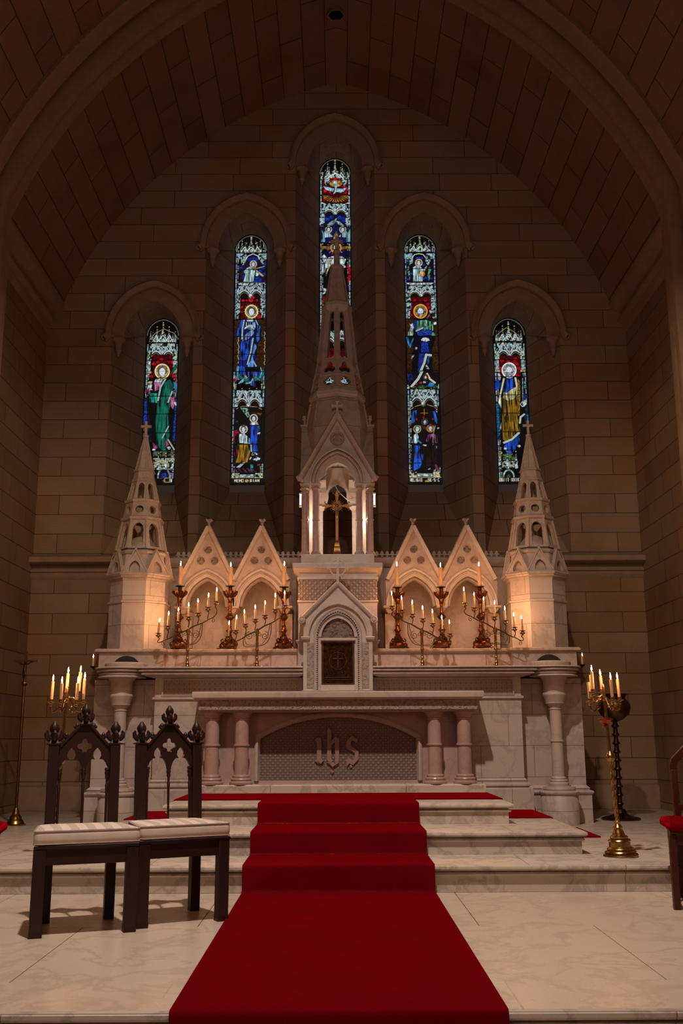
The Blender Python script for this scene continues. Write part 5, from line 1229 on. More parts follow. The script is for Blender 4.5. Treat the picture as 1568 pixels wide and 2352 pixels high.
    def canopy(s, z0, z1, kind=0, base=(168,196,200)):
        """gothic canopy work: twin cusped arches, gablets, crockets on a dark ground"""
        f = lambda a, z: (a*s.w, (s.za-z)/PITCH); h = z1-z0
        s.R((14,12,14), .1, z0, .9, z1, 'p', 0); s.R(base, .13, z0+h*.30, .87, z1, 't', 1)
        n = 2 if kind != 1 else 1
        for k in range(n):
            c = .5 if n == 1 else .315+.37*k; r = .34 if n == 1 else .175
            A = [f(c+r*math.cos(t), z0+h*.02+h*(.62 if n == 1 else .5)*math.sin(t)) for t in [PI*i/16 for i in range(17)]]
            s.raw(A, (16,8,8), 'p', 0); s.rline(A, (6,6,8), 9); s.rline(A, (205,224,228), 5.5)
            B = [f(c+r*.8*math.cos(t), z0+h*.02+h*(.48 if n == 1 else .38)*math.sin(t)) for t in [PI*i/16 for i in range(17)]]; s.rline(B, (190,180,130), 2)
            g = [f(c-r*.95, z0+h*.42), f(c, z0+h*.96), f(c+r*.95, z0+h*.42)]; s.rline(g, (5,6,8), 8); s.rline(g, (208,228,232), 4.6)
            s.raw([f(c-.03,z0+h*.62),f(c+.03,z0+h*.62),f(c,z0+h*.80)], (10,12,16), 'p', 0)
            s.raw([f(c-.05,z0+h*.95),f(c,z0+h*.86),f(c+.05,z0+h*.95),f(c,z0+h*1.06)], (215,215,180), 'p', 1.2)
        s.raw([f(.46,z0+h*.35),f(.54,z0+h*.35),f(.56,z0+h*.18),f(.5,z0+h*.0),f(.44,z0+h*.18)], (200,222,224), 'k')
        s.raw([f(.475,z0+h*.35),f(.525,z0+h*.35),f(.515,z0+h*.9),f(.485,z0+h*.9)], (210,226,226), 'p')
        for u in (.13, .87): s.raw([f(u-.045,z0-h*.1),f(u+.045,z0-h*.1),f(u+.045,z0+h*.5),f(u,z0+h*.75),f(u-.045,z0+h*.5)], base, 't')
    def headwork(s, z0, zt):
        """clustered spires filling the head of the light"""
        h = zt-z0
        for u, a, w in ((.32,.62,.045),(.68,.62,.045),(.20,.48,.035),(.80,.48,.035)): s.pinn(u, z0, z0+h*a, w)
        for u, a in ((.41,.42),(.59,.42),(.26,.30),(.74,.30)): s.pinn(u, z0, z0+h*a, .03, (190,200,170))
        s.pinn(.5, z0, z0+h*.86, .075, (176,196,176)); f = lambda a, z: (a*s.w, (s.za-z)/PITCH)
        for c, r in ((.5,.16),(.3,.1),(.7,.1)): s.rline([f(c-r,z0+h*.05),f(c-r*.6,z0+h*.16),f(c,z0+h*.34),f(c+r*.6,z0+h*.16),f(c+r,z0+h*.05)], (206,226,228), 3.6)
    def text(s, t, u0, u1, z0, z1, col=(225,225,205)):
        f = lambda a, z: (a*s.w, (s.za-z)/PITCH); n = len(t); d = (u1-u0)/n
        for i, ch in enumerate(t):
            for x1,y1,x2,y2 in FONT[ch]: s.rline([f(u0+d*(i+.16+.68*x1), z1-(z1-z0)*y1), f(u0+d*(i+.16+.68*x2), z1-(z1-z0)*y2)], col, 3.2)
    def finish(s, n):
        # arch head: lead outside the pointed outline, thin white edge inside
        u = (s.xx+.5)/s.w*2-1; z = s.za-(s.yy+.5)*PITCH
        Hh = s.za-s.zs; h = s.hf; c = (Hh*Hh-h*h)/(2*h); r = c+h
        ax = np.abs(u)*h; d = r-np.hypot(ax+c, np.maximum(z-s.zs, 0)); d = np.where(z > s.zs, d, h-ax)
        e = (z > s.zs-.0) & (d > .010) & (d < .0165); s.im[e] = (120,128,118); s.im[(z > s.zs) & (d > .0165) & (d < .022)] = (5,5,6)
        s.im[d < .010] = (4,4,5)
        im = s.im.reshape(s.h//SS, SS, s.w//SS, SS, 3).mean((1,3)); H_, W_ = im.shape[:2]
        inside = (d.reshape(s.h//SS, SS, s.w//SS, SS).mean((1,3)) > -.004)
        a = im/255.; a = np.where(a <= .04045, a/12.92, ((a+.055)/1.055)**2.4)
        xs = s.xc-s.hf+(np.arange(W_)+.5)*PITCH*SS; zs_ = s.za-(np.arange(H_)+.5)*PITCH*SS
        X, Zz = np.meshgrid(xs, zs_); V = np.stack([X, np.full_like(X, YG), Zz], -1).reshape(-1,3)
        idx = np.arange(H_*W_).reshape(H_, W_); q = np.stack([idx[1:,:-1], idx[1:,1:], idx[:-1,1:], idx[:-1,:-1]], -1).reshape(-1,4)
        q = q[(inside[1:,:-1] & inside[:-1,1:]).ravel()]
        me = bpy.data.meshes.new('window_%d' % n); me.vertices.add(len(V)); me.vertices.foreach_set('co', V.ravel())
        me.loops.add(q.size); me.loops.foreach_set('vertex_index', q.ravel().astype(np.int32)); me.polygons.add(len(q)); me.polygons.foreach_set('loop_start', np.arange(0, q.size, 4, dtype=np.int32))
        at_ = me.color_attributes.new('glass', 'FLOAT_COLOR', 'POINT'); at_.data.foreach_set('color', np.concatenate([a.reshape(-1,3), np.ones((H_*W_,1))], 1).ravel())
        me.update(); me.materials.append(GLASSM); o = bpy.data.objects.new('window_%d' % n, me); COL.objects.link(o); o['kind'] = 'structure'
        o.data.validate()
        fr = MB(); P = [(s.xc-s.hf-.01, s.zb-.0)]+pointed(s.hf+.010, s.zs, s.za+.012, 14, s.xc)+[(s.xc+s.hf+.01, s.zb-.0)]
        fr.band(P, [(-.012,YG-.015),(.012,YG-.015),(.012,YG+.02),(-.012,YG+.02)]); fr.box(s.xc-s.hf, s.xc+s.hf, YG-.015, YG+.02, s.zb-.02, s.zb+.006)
        mk('window_frame', fr, GREENW, o, smooth=False)
t = NT('leaded_glass'); e = t.n('ShaderNodeEmission'); A_ = t.n('ShaderNodeVertexColor'); A_.layer_name = 'glass'; t.l(A_.outputs[0], e.inputs[0]); e.inputs[1].default_value = 1.12
t.set(Roughness=.25, Base_Color=(.02,.02,.02,1)); ad = t.n('ShaderNodeAddShader'); t.l(t.b.outputs[0], ad.inputs[0]); t.l(e.outputs[0], ad.inputs[1]); t.l(ad.outputs[0], t.out.inputs[0]); GLASSM = t.m
BLUE=(28,72,190); DBLUE=(14,28,110); LBLUE=(96,150,215); WH=(205,222,226); GRN=(10,92,78); TEAL=(40,150,150); RED_=(196,8,30); DRED=(84,4,14); PINK=(176,96,140); GOLD=(150,110,26); YEL=(205,160,60); CREAM=(214,206,160); BRN=(58,34,10); SKIN=(205,212,220)
def zrow(y): return at(775, y, YG).z

# ---- second window: woman in blue, viol player above, kneeling scene below
g = Glass(*WIN[1]); g.border(zrow(1085), zrow(560))
g.view(500,520,6.19)
g.pinn(.22,zrow(581),zrow(552),.05); g.pinn(.78,zrow(581),zrow(552),.05); g.pinn(.5,zrow(581),zrow(543),.09,(170,186,140)); g.pinn(.36,zrow(562),zrow(548),.02); g.pinn(.64,zrow(562),zrow(548),.02)
g.headwork(zrow(580), zrow(541)); g.P((40,18,44), [(320,400),(680,400),(680,800),(310,800)], 'k')
for x,y in ((500,455),(545,470),(460,470),(660,540),(640,590),(600,640),(650,680),(560,730),(330,600),(370,720),(540,780),(600,770)): g.E((20,50,180), x, y, 30, 26, 'k')
g.P((150,185,190), [(270,385),(400,385),(420,430),(400,500),(360,560),(330,520),(330,470),(270,470)], 't'); g.P((150,185,190), [(730,385),(580,385),(570,430),(600,500),(625,560),(660,520),(665,470),(730,470)], 't')
g.L(WH, [(400,470),(430,420),(500,390),(570,420),(590,470)], 5)
g.P((180,214,216), [(400,600),(470,560),(530,570),(560,640),(520,690),(510,790),(360,790),(390,690),(370,640)], 'f'); g.E((170,205,215), 410, 645, 45, 32, 'f'); g.E((170,205,215), 550, 680, 34, 28, 'f')
g.head(505,535,28,(200,215,205)); g.E((190,150,90), 520, 600, 40, 24, 'p'); g.P((200,180,140), [(540,590),(670,560),(672,572),(560,605)]); g.P((200,185,150), [(560,620),(660,700),(640,720),(540,640)])
g.P(WH, [(300,800),(680,800),(620,840),(350,840)], 'k')
g.canopy(zrow(686), zrow(650))
g.P(DRED, [(330,1050),(620,1050),(640,1320),(320,1320)], 'k')
for x,y,r in ((360,1055,22),(408,1052,17),(470,1050,36),(555,1052,20),(340,1150,20),(610,1155,20),(345,1215,16),(590,1285,34),(500,1010,26)): g.E((214,16,34), x, y, r, r*.8)
for u in (.13, .87): g.R((160,186,186), u-.07, zrow(718), u+.07, zrow(683), 't'); g.pinn(u, zrow(690), zrow(674), .05); g.R((170,190,170), u-.03, zrow(732), u+.03, zrow(718), 't')
g.P(BRN, [(240,1325),(700,1325),(680,2060),(225,2060)], 'd')
for s_ in (-1, 1):
    for k in range(5):
        y0 = 1500+k*95; x0 = 480+s_*(185+6*(k % 2)); g.L((205,185,130), [(x0,y0),(x0+8,y0+30),(x0-8,y0+60),(x0+4,y0+90)], 3.4)
g.P(DBLUE, [(330,1330),(400,1325),(420,1330),(560,1325),(610,1400),(640,1560),(590,1640),(560,1660),(545,1900),(580,2060),(330,2060),(290,1970),(320,1800),(315,1640),(345,1590),(260,1560),(270,1500)], 'f')
g.P(BLUE, [(330,1330),(380,1330),(350,1450),(330,1560),(262,1555),(280,1470)], 'f'); g.P((60,110,210), [(540,1330),(590,1370),(640,1560),(560,1650),(530,1560),(560,1500)], 'f')
g.P(BLUE, [(320,1640),(500,1600),(480,1720),(400,1900),(310,1900)], 'f'); g.P((90,140,220), [(520,1660),(560,1700),(500,1850),(520,2000),(560,2080),(440,2060),(410,1980),(470,1900)], 'f')
g.P((130,160,235), [(360,1560),(500,1450),(520,1520),(440,1600),(345,1640)], 'f'); g.P((110,165,205), [(390,1360),(530,1360),(540,1440),(470,1480),(380,1440)], 'f')
g.P(SKIN, [(370,1450),(440,1390),(500,1400),(530,1460),(510,1470),(470,1440),(420,1440),(385,1465)]); g.P(SKIN, [(420,1280),(500,1280),(510,1345),(415,1345)])
g.hem([(375,1335),(350,1460),(345,1600)], 13); g.hem([(540,1335),(570,1400)], 10); g.hem([(500,1590),(470,1780),(420,1960)], 13); g.hem([(500,1910),(545,1990)], 12); g.hem([(340,1990),(420,2150)], 10)
g.head(480,1210,52,(228,220,150),(110,90,50),rays=True); g.P(WH, [(410,1325),(510,1325),(505,1355),(412,1355)])
g.E((30,120,130), 460, 2080, 205, 130, lead=2, a0=-20, a1=200); g.E((6,8,20), 450, 2040, 165, 120, lead=0, a0=-20, a1=200)
g.P(BLUE, [(310,1990),(380,1990),(400,2110),(320,2120)], 'f'); g.P((60,100,210), [(420,2060),(600,2060),(590,2150),(520,2160),(540,2290),(450,2250)], 'f'); g.P((90,190,215), [(265,1990),(310,1990),(290,2100),(310,2190),(270,2170)]); g.P((90,190,215), [(600,1980),(640,2060),(600,2170),(570,2200),(610,2080)]); g.P((100,180,200), [(280,2240),(400,2110),(430,2150),(340,2230)], 'k'); g.E(YEL, 390, 2130, 20, 22); g.hem([(500,2160),(470,2230)], 11); g.P((50,120,110), [(520,2110),(620,2180),(600,2200),(500,2160)])
g.E((205,30,20), 250, 2180, 30, 16); g.P((120,190,205), [(380,2220),(480,2200),(490,2235),(390,2245)])
g.view(500,860,8.71)
for x in (330, 930): g.P((200,200,160), [(x-15,200),(x+15,200),(x+25,290),(x-25,290)], 't')
g.canopy(zrow(936), zrow(896)); 
for x in (485,630,780): g.E((215,210,190), x, 283, 14, 12)
g.P((18,12,14), [(330,650),(920,650),(910,1780),(290,1780)], 'p', 0); g.L((190,170,110), [(370,690),(480,640),(590,640)], 3); g.L((190,170,110), [(650,640),(780,650),(880,700)], 3)
g.P((120,170,150), [(440,660),(600,670),(640,830),(600,870)], 't'); g.P(GRN, [(330,960),(390,920),(430,960)], 'd'); g.P((120,70,20), [(630,760),(880,770),(870,830),(800,800)], 'd', 1)
g.P((176,10,34), [(330,1120),(390,1100),(440,1180),(380,1180),(340,1250),(345,1370),(315,1350),(316,1200)], 'p'); g.P((176,10,34), [(360,1440),(440,1600),(460,1740),(420,1700),(370,1560)], 'p'); g.P((176,10,34), [(318,1560),(345,1560),(330,1670)])
g.P(GOLD, [(400,1400),(600,1400),(650,1560),(590,1760),(350,1770),(400,1600)], 'f'); g.P((190,214,222), [(430,1190),(530,1180),(640,1280),(640,1340),(600,1390),(430,1370),(420,1280)], 'f'); g.P(SKIN, [(600,1360),(700,1340),(710,1370),(620,1390)])
g.head(515,1095,46,(225,228,215),(150,130,90)); g.P(BLUE, [(640,1010),(820,1010),(870,1140),(800,1180),(780,1390),(640,1390),(660,1180)], 'f'); g.P((30,110,170), [(770,1020),(830,1020),(870,1140),(830,1150)], 'f'); g.P(WH, [(640,1010),(660,950),(790,940),(820,1010)], 'f'); g.head(718,880,46,(225,222,190),(90,90,90))
g.P(SKIN, [(780,1170),(860,1150),(840,1200),(790,1200)]); g.P(BLUE, [(640,1400),(780,1400),(800,1540),(660,1550)], 'f'); g.hem([(665,1410),(670,1540)], 12); g.P((190,205,215), [(680,1560),(820,1560),(830,1610),(670,1620)], 't')
g.P(WH, [(620,1700),(660,1640),(720,1690),(780,1640),(870,1690),(830,1740),(740,1720)], 't'); g.P(SKIN, [(360,1860),(460,1780),(560,1740),(560,1760),(440,1870)]); g.P((30,140,150), [(650,1800),(710,1800),(710,1960),(650,1960)], 'k')
for k in range(5): g.P((110,40,80), [(300+k*90,1880),(330+k*90,1870),(420+k*90,1960),(380+k*90,1965)], 'k')
g.P((140,60,110), [(790,1790),(880,1790),(880,1830),(790,1830)], 'k')
for u0, u1 in ((.04,.28),(.72,.96)): g.R((190,196,168), u0, zrow(1098), u1, zrow(1086), 't')
g.R((190,212,214), .28, zrow(1096), .70, zrow(1089), 'k'); g.R((8,8,9), .03, zrow(1109), .97, zrow(1098), 'p', 0); g.L((190,180,130), [(245,2065),(920,2065)], 3); g.text('MEMO', .12, .40, zrow(1106.5), zrow(1100.5)); g.text('RIAM', .58, .86, zrow(1106.5), zrow(1100.5)); g.E(YEL, 580, 2130, 42, 36, 'k'); g.R((160,185,190), .15, zrow(1110.5), .85, zrow(1108.5), 'k')
g.bars([581,618.5,656.5,694,733,773,813,853,895,935.5,977,1020,1064]); g.finish(2)

# ---- fourth window: bearded man in green and blue with lilies
g = Glass(*WIN[3]); g.border(zrow(1095), zrow(560)); g.view(900,530,7.13)
g.pinn(.22,zrow(580),zrow(552),.05); g.pinn(.78,zrow(580),zrow(552),.05); g.pinn(.5,zrow(580),zrow(543),.09,(170,186,140)); g.pinn(.36,zrow(562),zrow(548),.02); g.pinn(.64,zrow(562),zrow(548),.02)
g.E(RED_, 345, 305, 22, 26); g.E(RED_, 540, 260, 20, 18); g.headwork(zrow(579), zrow(541))
g.P((20,10,26), [(240,440),(680,440),(680,850),(230,850)], 'p')
for x,y in ((440,445),(410,450),(490,450),(520,560),(240,540),(320,700),(260,800),(520,790),(560,770),(600,800),(640,640),(650,780)): g.E((22,52,170), x, y, 24, 22, 'k')
g.P((100,160,120), [(265,560),(290,620),(300,760),(290,820),(260,700),(245,640)], 't'); g.P((100,160,120), [(600,560),(640,640),(620,700),(630,820),(580,760)], 't')
g.P((150,188,192), [(175,370),(330,370),(345,430),(340,520),(290,570),(250,520),(250,460),(175,460)], 't'); g.P((150,188,192), [(705,370),(560,370),(545,430),(550,520),(590,570),(630,520),(630,460),(705,460)], 't'); g.L(WH, [(330,440),(370,390),(440,375),(510,390),(550,440)], 5)
g.P((180,216,222), [(340,600),(390,565),(470,590),(520,640),(500,830),(340,830),(350,740),(335,690)], 'f'); g.head(438,525,34,(215,205,165),(150,125,80)); g.E((225,170,90), 492, 705, 48, 50, 'p'); g.P((200,205,190), [(500,650),(560,570),(580,590),(530,670)]); g.E((210,226,230), 455, 725, 22, 18)
g.P(WH, [(210,850),(700,850),(620,890),(290,890)], 'k'); g.canopy(zrow(684), zrow(656))
g.P(DRED, [(300,1080),(620,1080),(640,1430),(290,1430)], 'k')
for x,y in ((370,1140),(550,1140),(590,1200),(320,1250),(600,1260),(320,1380)): g.E((190,8,24), x, y, 30, 22)
for u in (.13, .87): g.R((160,190,196), u-.07, zrow(712), u+.07, zrow(682), 't'); g.pinn(u, zrow(690), zrow(672), .05); g.R((170,190,180), u-.035, zrow(732), u+.035, zrow(714), 't')
g.P(BRN, [(230,1450),(740,1450),(770,2320),(250,2320)], 'd')
g.P((8,8,26), [(380,1450),(600,1450),(720,1700),(640,2000),(680,2320),(320,2320),(350,1900),(260,1740)], 'k')
g.P((90,160,125), [(400,1470),(560,1460),(650,1490),(700,1640),(715,1720),(600,1720),(640,1640),(520,1660),(400,1640)], 'f'); g.P((20,50,150), [(360,1460),(410,1455),(395,1620),(350,1600)], 'd'); g.P((30,60,165), [(400,1650),(520,1600),(680,1640),(640,1710),(420,1725)], 'd')
g.hem([(395,1640),(515,1585)], 14); g.P((150,190,150), [(240,1720),(290,1600),(360,1640),(340,1720),(300,1720)], 'f'); g.P(SKIN, [(270,1490),(300,1530),(340,1510),(356,1580),(330,1680),(300,1640),(300,1560)])
g.P(SKIN, [(470,1780),(520,1740),(600,1760),(620,1800),(560,1820),(480,1800)]); g.P((30,120,180), [(225,1740),(270,1740),(290,1860),(345,1745),(360,1760),(300,1930),(260,1860)], 'f')
g.P((24,56,180), [(480,1820),(590,1830),(610,1990),(470,1990)], 'd'); g.P((24,48,150), [(440,2010),(560,2010),(560,2120),(500,2320),(420,2320)], 'd'); g.P((30,80,160), [(580,2060),(640,2040),(600,2180),(560,2200)], 'f')
g.hem([(640,2040),(560,2030),(530,2160),(460,2320)], 22); g.P((190,200,190), [(345,1940),(370,1900),(420,1910),(410,1945)], 't'); g.P((190,190,150), [(300,2110),(330,2040),(375,2030),(340,2090)], 'k'); g.P((190,200,190), [(540,2210),(570,2190),(615,2270),(560,2260)], 't')
g.head(466,1320,64,(222,160,50),(120,118,125),beard=True); g.P(SKIN, [(610,1300),(660,1300),(700,1340),(660,1350),(620,1360)], 'k'); g.P((90,140,120), [(610,1370),(625,1380),(570,1450),(555,1440)]); g.P(WH, [(520,1500),(545,1520),(570,1560),(540,1560)]); g.P(WH, [(670,1500),(725,1490),(735,1530),(690,1545)]); g.L((80,150,120), [(680,1530),(560,1590),(520,1640)], 4); g.P((60,150,170), [(510,1560),(560,1570),(530,1660)])
g.view(900,850,8.714)
g.P((16,12,26), [(310,40),(960,40),(970,380),(300,380)], 'p', 0); g.P((20,40,120), [(310,90),(380,60),(440,180),(360,240),(310,200)], 'k'); g.hem([(600,30),(520,180),(390,330)], 24); g.hem([(700,70),(760,180),(860,255)], 18, (205,195,150)); g.head(670,140,30,(90,70,50),(80,60,40)); g.P((190,196,205), [(620,220),(710,220),(700,265),(620,260)], 't')
g.E((200,30,50), 490, 285, 26, 20); g.E((200,30,50), 575, 255, 28, 24); g.P((40,100,40), [(510,320),(600,290),(700,340),(640,370),(520,370)], 'd'); g.P((60,140,205), [(680,330),(760,240),(830,260),(860,290),(800,345)], 'f'); g.P((40,140,130), [(830,320),(880,290),(910,340),(820,380)], 'k'); g.P((90,90,30), [(390,350),(450,310),(480,340),(430,375)], 'd')
for x in (325, 935): g.P((200,200,170), [(x-12,280),(x+12,280),(x+28,375),(x-28,375)], 't')
for x in (487,637,782): g.E((215,210,190), x, 368, 14, 12)
g.canopy(zrow(934), zrow(895))
g.P((14,8,10), [(400,740),(940,740),(990,1950),(380,1950)], 'p', 0); g.L((200,180,120), [(390,780),(460,730),(600,690)], 3); g.L((200,180,120), [(700,690),(830,730),(910,790)], 3)
for u in (.1,.9): g.R((190,200,180), u-.03, zrow(948), u+.03, zrow(936), 't')
g.P((36,90,205), [(420,810),(495,800),(490,900),(440,1070),(385,1060),(390,940)], 'f'); g.P((36,90,205), [(810,820),(860,820),(910,1000),(920,1090),(860,1040)], 'f'); g.L((150,100,30), [(645,780),(645,900)], 5); g.L((150,100,30), [(570,860),(720,860)], 4)
for x,y in ((630,945),(490,985),(815,985),(575,1115)): g.E((196,14,26), x, y, 20, 22)
g.P((60,50,40), [(600,1080),(700,1080),(690,1210),(620,1210)], 't'); g.head(655,1040,38,(70,66,60),(110,110,112),beard=True); g.P((176,205,212), [(440,1290),(500,1250),(540,1340),(500,1470),(395,1460)], 'f'); g.P((50,150,195), [(500,1370),(600,1460),(590,1480),(510,1430)], 'p'); g.head(505,1180,44,(170,180,120),(190,205,215))
g.P((136,64,104), [(720,1290),(830,1270),(900,1310),(920,1460),(860,1470),(840,1360),(790,1330),(760,1400),(690,1450),(680,1400)], 'f'); g.head(770,1165,44,(224,130,30),(130,120,120),beard=True); g.L((130,150,110), [(870,1100),(820,1300),(820,1580)], 4); g.P(WH, [(900,1150),(950,1145),(940,1180),(900,1185)])
g.P(SKIN, [(600,1490),(700,1490),(690,1530),(640,1520)]); g.P(SKIN, [(820,1570),(870,1500),(905,1530),(890,1580),(830,1600)]); g.P((26,84,205), [(450,1500),(560,1520),(540,1640),(600,1860),(560,1960),(430,2020),(440,1800),(460,1650)], 'f'); g.P((30,60,160), [(570,1680),(630,1690),(620,1800),(590,1800)], 'f')
g.P((26,14,12), [(700,1500),(880,1500),(900,1930),(680,1930)], 'f'); g.P((150,70,110), [(860,1880),(900,1900),(940,2010),(870,2000)], 'f'); g.P(SKIN, [(830,2000),(880,1980),(880,2020),(840,2030)]); g.P(SKIN, [(710,1990),(750,1960),(790,1975),(740,1995)])
for u0, u1 in ((.04,.26),(.74,.97)): g.R((196,196,160), u0, zrow(1097), u1, zrow(1084), 't')
g.R((190,212,214), .27, zrow(1095), .73, zrow(1088), 'k'); g.R((8,8,9), .03, zrow(1109), .97, zrow(1097), 'p', 0); g.L((190,180,130), [(360,2145),(1030,2145)], 3); g.text('RELIGIO', .06, .42, zrow(1106), zrow(1099.5)); g.text('SE.S.C', .58, .93, zrow(1106), zrow(1099.5)); g.E(YEL, 697, 2240, 46, 40, 'k'); g.R((170,200,200), .05, zrow(1110.5), .42, zrow(1108), 'k'); g.R((170,200,200), .6, zrow(1110.5), .9, zrow(1108), 'k')
g.bars([580,617.5,655.5,694,733,772.5,812,853,894,935.5,977,1019.5,1064]); g.finish(4)

# ---- leftmost window: young saint in green with cup and palm
g = Glass(*WIN[0]); g.border(zrow(1100), zrow(790)); g.view(160,700,5.227)
for u, a, w in ((.5,738,.05),(.32,748,.05),(.68,748,.05),(.13,760,.04),(.87,760,.04)): g.pinn(u, zrow(786), zrow(a), w)
g.headwork(zrow(786), zrow(736)); g.L((176,160,110), [(960,420),(1030,340),(1130,290),(1250,340),(1310,420)], 3)
g.canopy(zrow(826), zrow(788)); g.P(DRED, [(1000,600),(1260,600),(1270,870),(990,860)], 'k')
for x,y in ((1010,710),(1060,690),(1190,680),(1230,690),(1100,660),(980,860),(1230,830),(1250,860)): g.E((200,10,26), x, y, 26, 20)
for u in (.12,.88): g.R((176,190,160), u-.07, zrow(826), u+.07, zrow(806), 't'); g.R((186,204,190), u-.05, zrow(852), u+.05, zrow(827), 'k'); g.R((190,180,130), u-.08, zrow(857), u+.08, zrow(852), 'p')
g.P((16,26,60), [(890,1120),(1310,1120),(1270,1650),(860,1650)], 'k'); g.P((24,60,150), [(1240,1130),(1300,1130),(1285,1640),(1235,1640)], 'd'); g.P((24,60,150), [(890,1150),(930,1150),(925,1460),(872,1460)], 'd')
g.P((8,10,12), [(960,1000),(1240,960),(1260,1300),(1230,1600),(1280,1740),(990,1740),(960,1400),(930,1150)], 'p', 0)
g.P((14,96,80), [(1130,940),(1200,890),(1240,960),(1230,1110),(1180,1330),(1200,1560),(1140,1800),(1090,1730),(1040,1700),(1030,1400),(1050,1180),(1100,1100)], 'f'); g.P((30,160,140), [(960,1060),(1060,1060),(1050,1180),(960,1170)], 'f'); g.P((176,104,150), [(1010,930),(1100,930),(1090,1010),(1020,1040)], 'f')
g.P((150,80,120), [(900,1060),(920,990),(950,1000),(970,1060),(930,1090)], 'f'); g.P((190,90,130), [(1210,1110),(1250,1090),(1270,1160),(1240,1260),(1210,1220)], 'f'); g.hem([(1150,890),(1090,990),(1060,1150)], 15); g.hem([(1230,1040),(1180,1170)], 14); g.hem([(1185,1460),(1110,1600)], 12); g.hem([(1180,1620),(1255,1740)], 12)
g.P((150,50,100), [(990,1640),(1060,1720),(1010,1740)], 'f'); g.P((170,70,120), [(1150,1600),(1190,1680),(1150,1720)], 'f'); g.E(SKIN, 1190, 1720, 26, 20); g.E(SKIN, 1010, 1740, 20, 16); g.P((20,150,110), [(1110,1740),(1170,1720),(1220,1790),(1160,1830)], 'f')
g.P((205,200,170), [(940,920),(1000,915),(985,950),(970,960),(975,1000),(1000,1025),(940,1030),(965,990),(960,955)]); g.P(SKIN, [(925,1000),(960,950),(995,960),(980,1000),(940,1020)]); g.P(SKIN, [(1240,1160),(1290,1170),(1280,1220),(1250,1190)]); g.head(1110,800,50,(232,214,160),(140,115,70))
g.P((210,214,215), [(1030,890),(1120,880),(1110,930),(1010,930)], 'k')
for k in range(4): g.P((20,130,110), [(1215,860-k*10),(1240+k*8,760-k*16),(1285,705+k*20),(1250,800)], 'k')
g.P((60,120,170), [(1240,920),(1290,940),(1290,1060),(1270,1050),(1250,980)], 'f'); g.E((190,60,20), 1285, 910, 16, 18); g.E((160,110,20), 900, 1480, 40, 36, 'k'); g.E((160,110,20), 905, 1570, 34, 40, 'k')
g.P((90,100,70), [(1000,1750),(1260,1750),(1270,1820),(1000,1820)], 't'); g.P((180,180,140), [(1000,1840),(1260,1840),(1250,1980),(1010,1980)], 't')
for u in (.5,.72,.92,.25): g.pinn(u, zrow(1078), zrow(1038), .045, (200,222,226))
g.E((170,200,205), 1130, 2060, 80, 110, 'k'); g.E((12,14,30), 1130, 2065, 62, 92, lead=0); g.E((22,66,180), 1130, 2050, 34, 34, 'k'); g.E(YEL, 1090, 2100, 22, 20, 'k'); g.E(YEL, 1160, 2090, 18, 18, 'k')
g.R((8,8,9), .04, zrow(1110), .96, zrow(1098), 'p', 0); g.L((180,160,100), [(1140,2080),(1215,2080),(1215,2130),(1140,2130),(1140,2080)], 3); g.text('+', .62, .76, zrow(1107), zrow(1099), (180,150,60)); g.text('N', .84, .93, zrow(1106), zrow(1099)); g.R((160,180,180), .1, zrow(1110.5), .8, zrow(1108.5), 'k')
g.bars([786,827,867,909,950,993,1035,1079]); g.finish(1)

# ---- rightmost window: white-bearded saint in gold and blue with a key
g = Glass(*WIN[4]); g.border(zrow(1100), zrow(790)); g.view(1110,720,5.877)
for u, a, w in ((.5,738,.05),(.32,748,.05),(.68,748,.05),(.13,760,.04),(.87,760,.04)): g.pinn(u, zrow(786), zrow(a), w)
g.headwork(zrow(785), zrow(736)); g.L((176,160,110), [(160,310),(240,240),(310,190),(400,240),(490,310)], 3)
g.canopy(zrow(826), zrow(788)); g.P(DRED, [(200,570),(490,570),(510,850),(190,850)], 'k')
for x,y in ((220,740),(480,740),(430,610),(330,650),(250,640),(415,650),(455,840),(455,680)): g.E((200,8,24), x, y, 28, 22)
for u in (.12,.88): g.R((170,190,170), u-.07, zrow(826), u+.07, zrow(806), 't'); g.R((180,202,196), u-.05, zrow(850), u+.05, zrow(827), 'k'); g.R((190,190,140), u-.08, zrow(855), u+.08, zrow(850), 'p')
g.P((16,50,70), [(150,1200),(620,1200),(640,1700),(180,1700)], 'k'); g.P((26,100,140), [(165,1210),(205,1210),(230,1660),(190,1660)], 'd'); g.P((26,100,140), [(580,1360),(620,1360),(635,1620),(600,1620)], 'd')
g.P((10,10,12), [(180,860),(560,860),(560,1500),(640,1760),(230,1760),(230,1200)], 'p', 0)
g.P((130,96,22), [(250,1130),(470,1110),(460,1400),(500,1590),(300,1730),(260,1700),(250,1400)], 'f'); g.P((205,198,140), [(270,1060),(440,990),(470,1090),(400,1160),(330,1180),(260,1140)], 'f'); g.P((26,72,190), [(300,890),(400,880),(410,1000),(310,1070),(260,1040)], 'f')
g.P((24,66,180), [(150,930),(190,880),(240,920),(220,1010),(170,1040),(145,1020)], 'f'); g.hem([(275,880),(240,1040),(210,1170)], 16, (205,205,170)); g.hem([(430,870),(460,1030)], 18, (205,205,170)); g.P((150,110,30), [(460,880),(490,900),(500,1050),(490,1380),(460,1380)], 'd')
g.P((205,205,170), [(210,1120),(240,1130),(245,1300),(200,1200)], 'f'); g.P((22,50,130), [(540,1090),(590,1080),(600,1150),(540,1150)], 'd'); g.P(SKIN, [(520,1220),(550,1160),(590,1180),(580,1230),(540,1265)]); g.P(SKIN, [(190,810),(215,800),(238,850),(225,905),(195,890)])
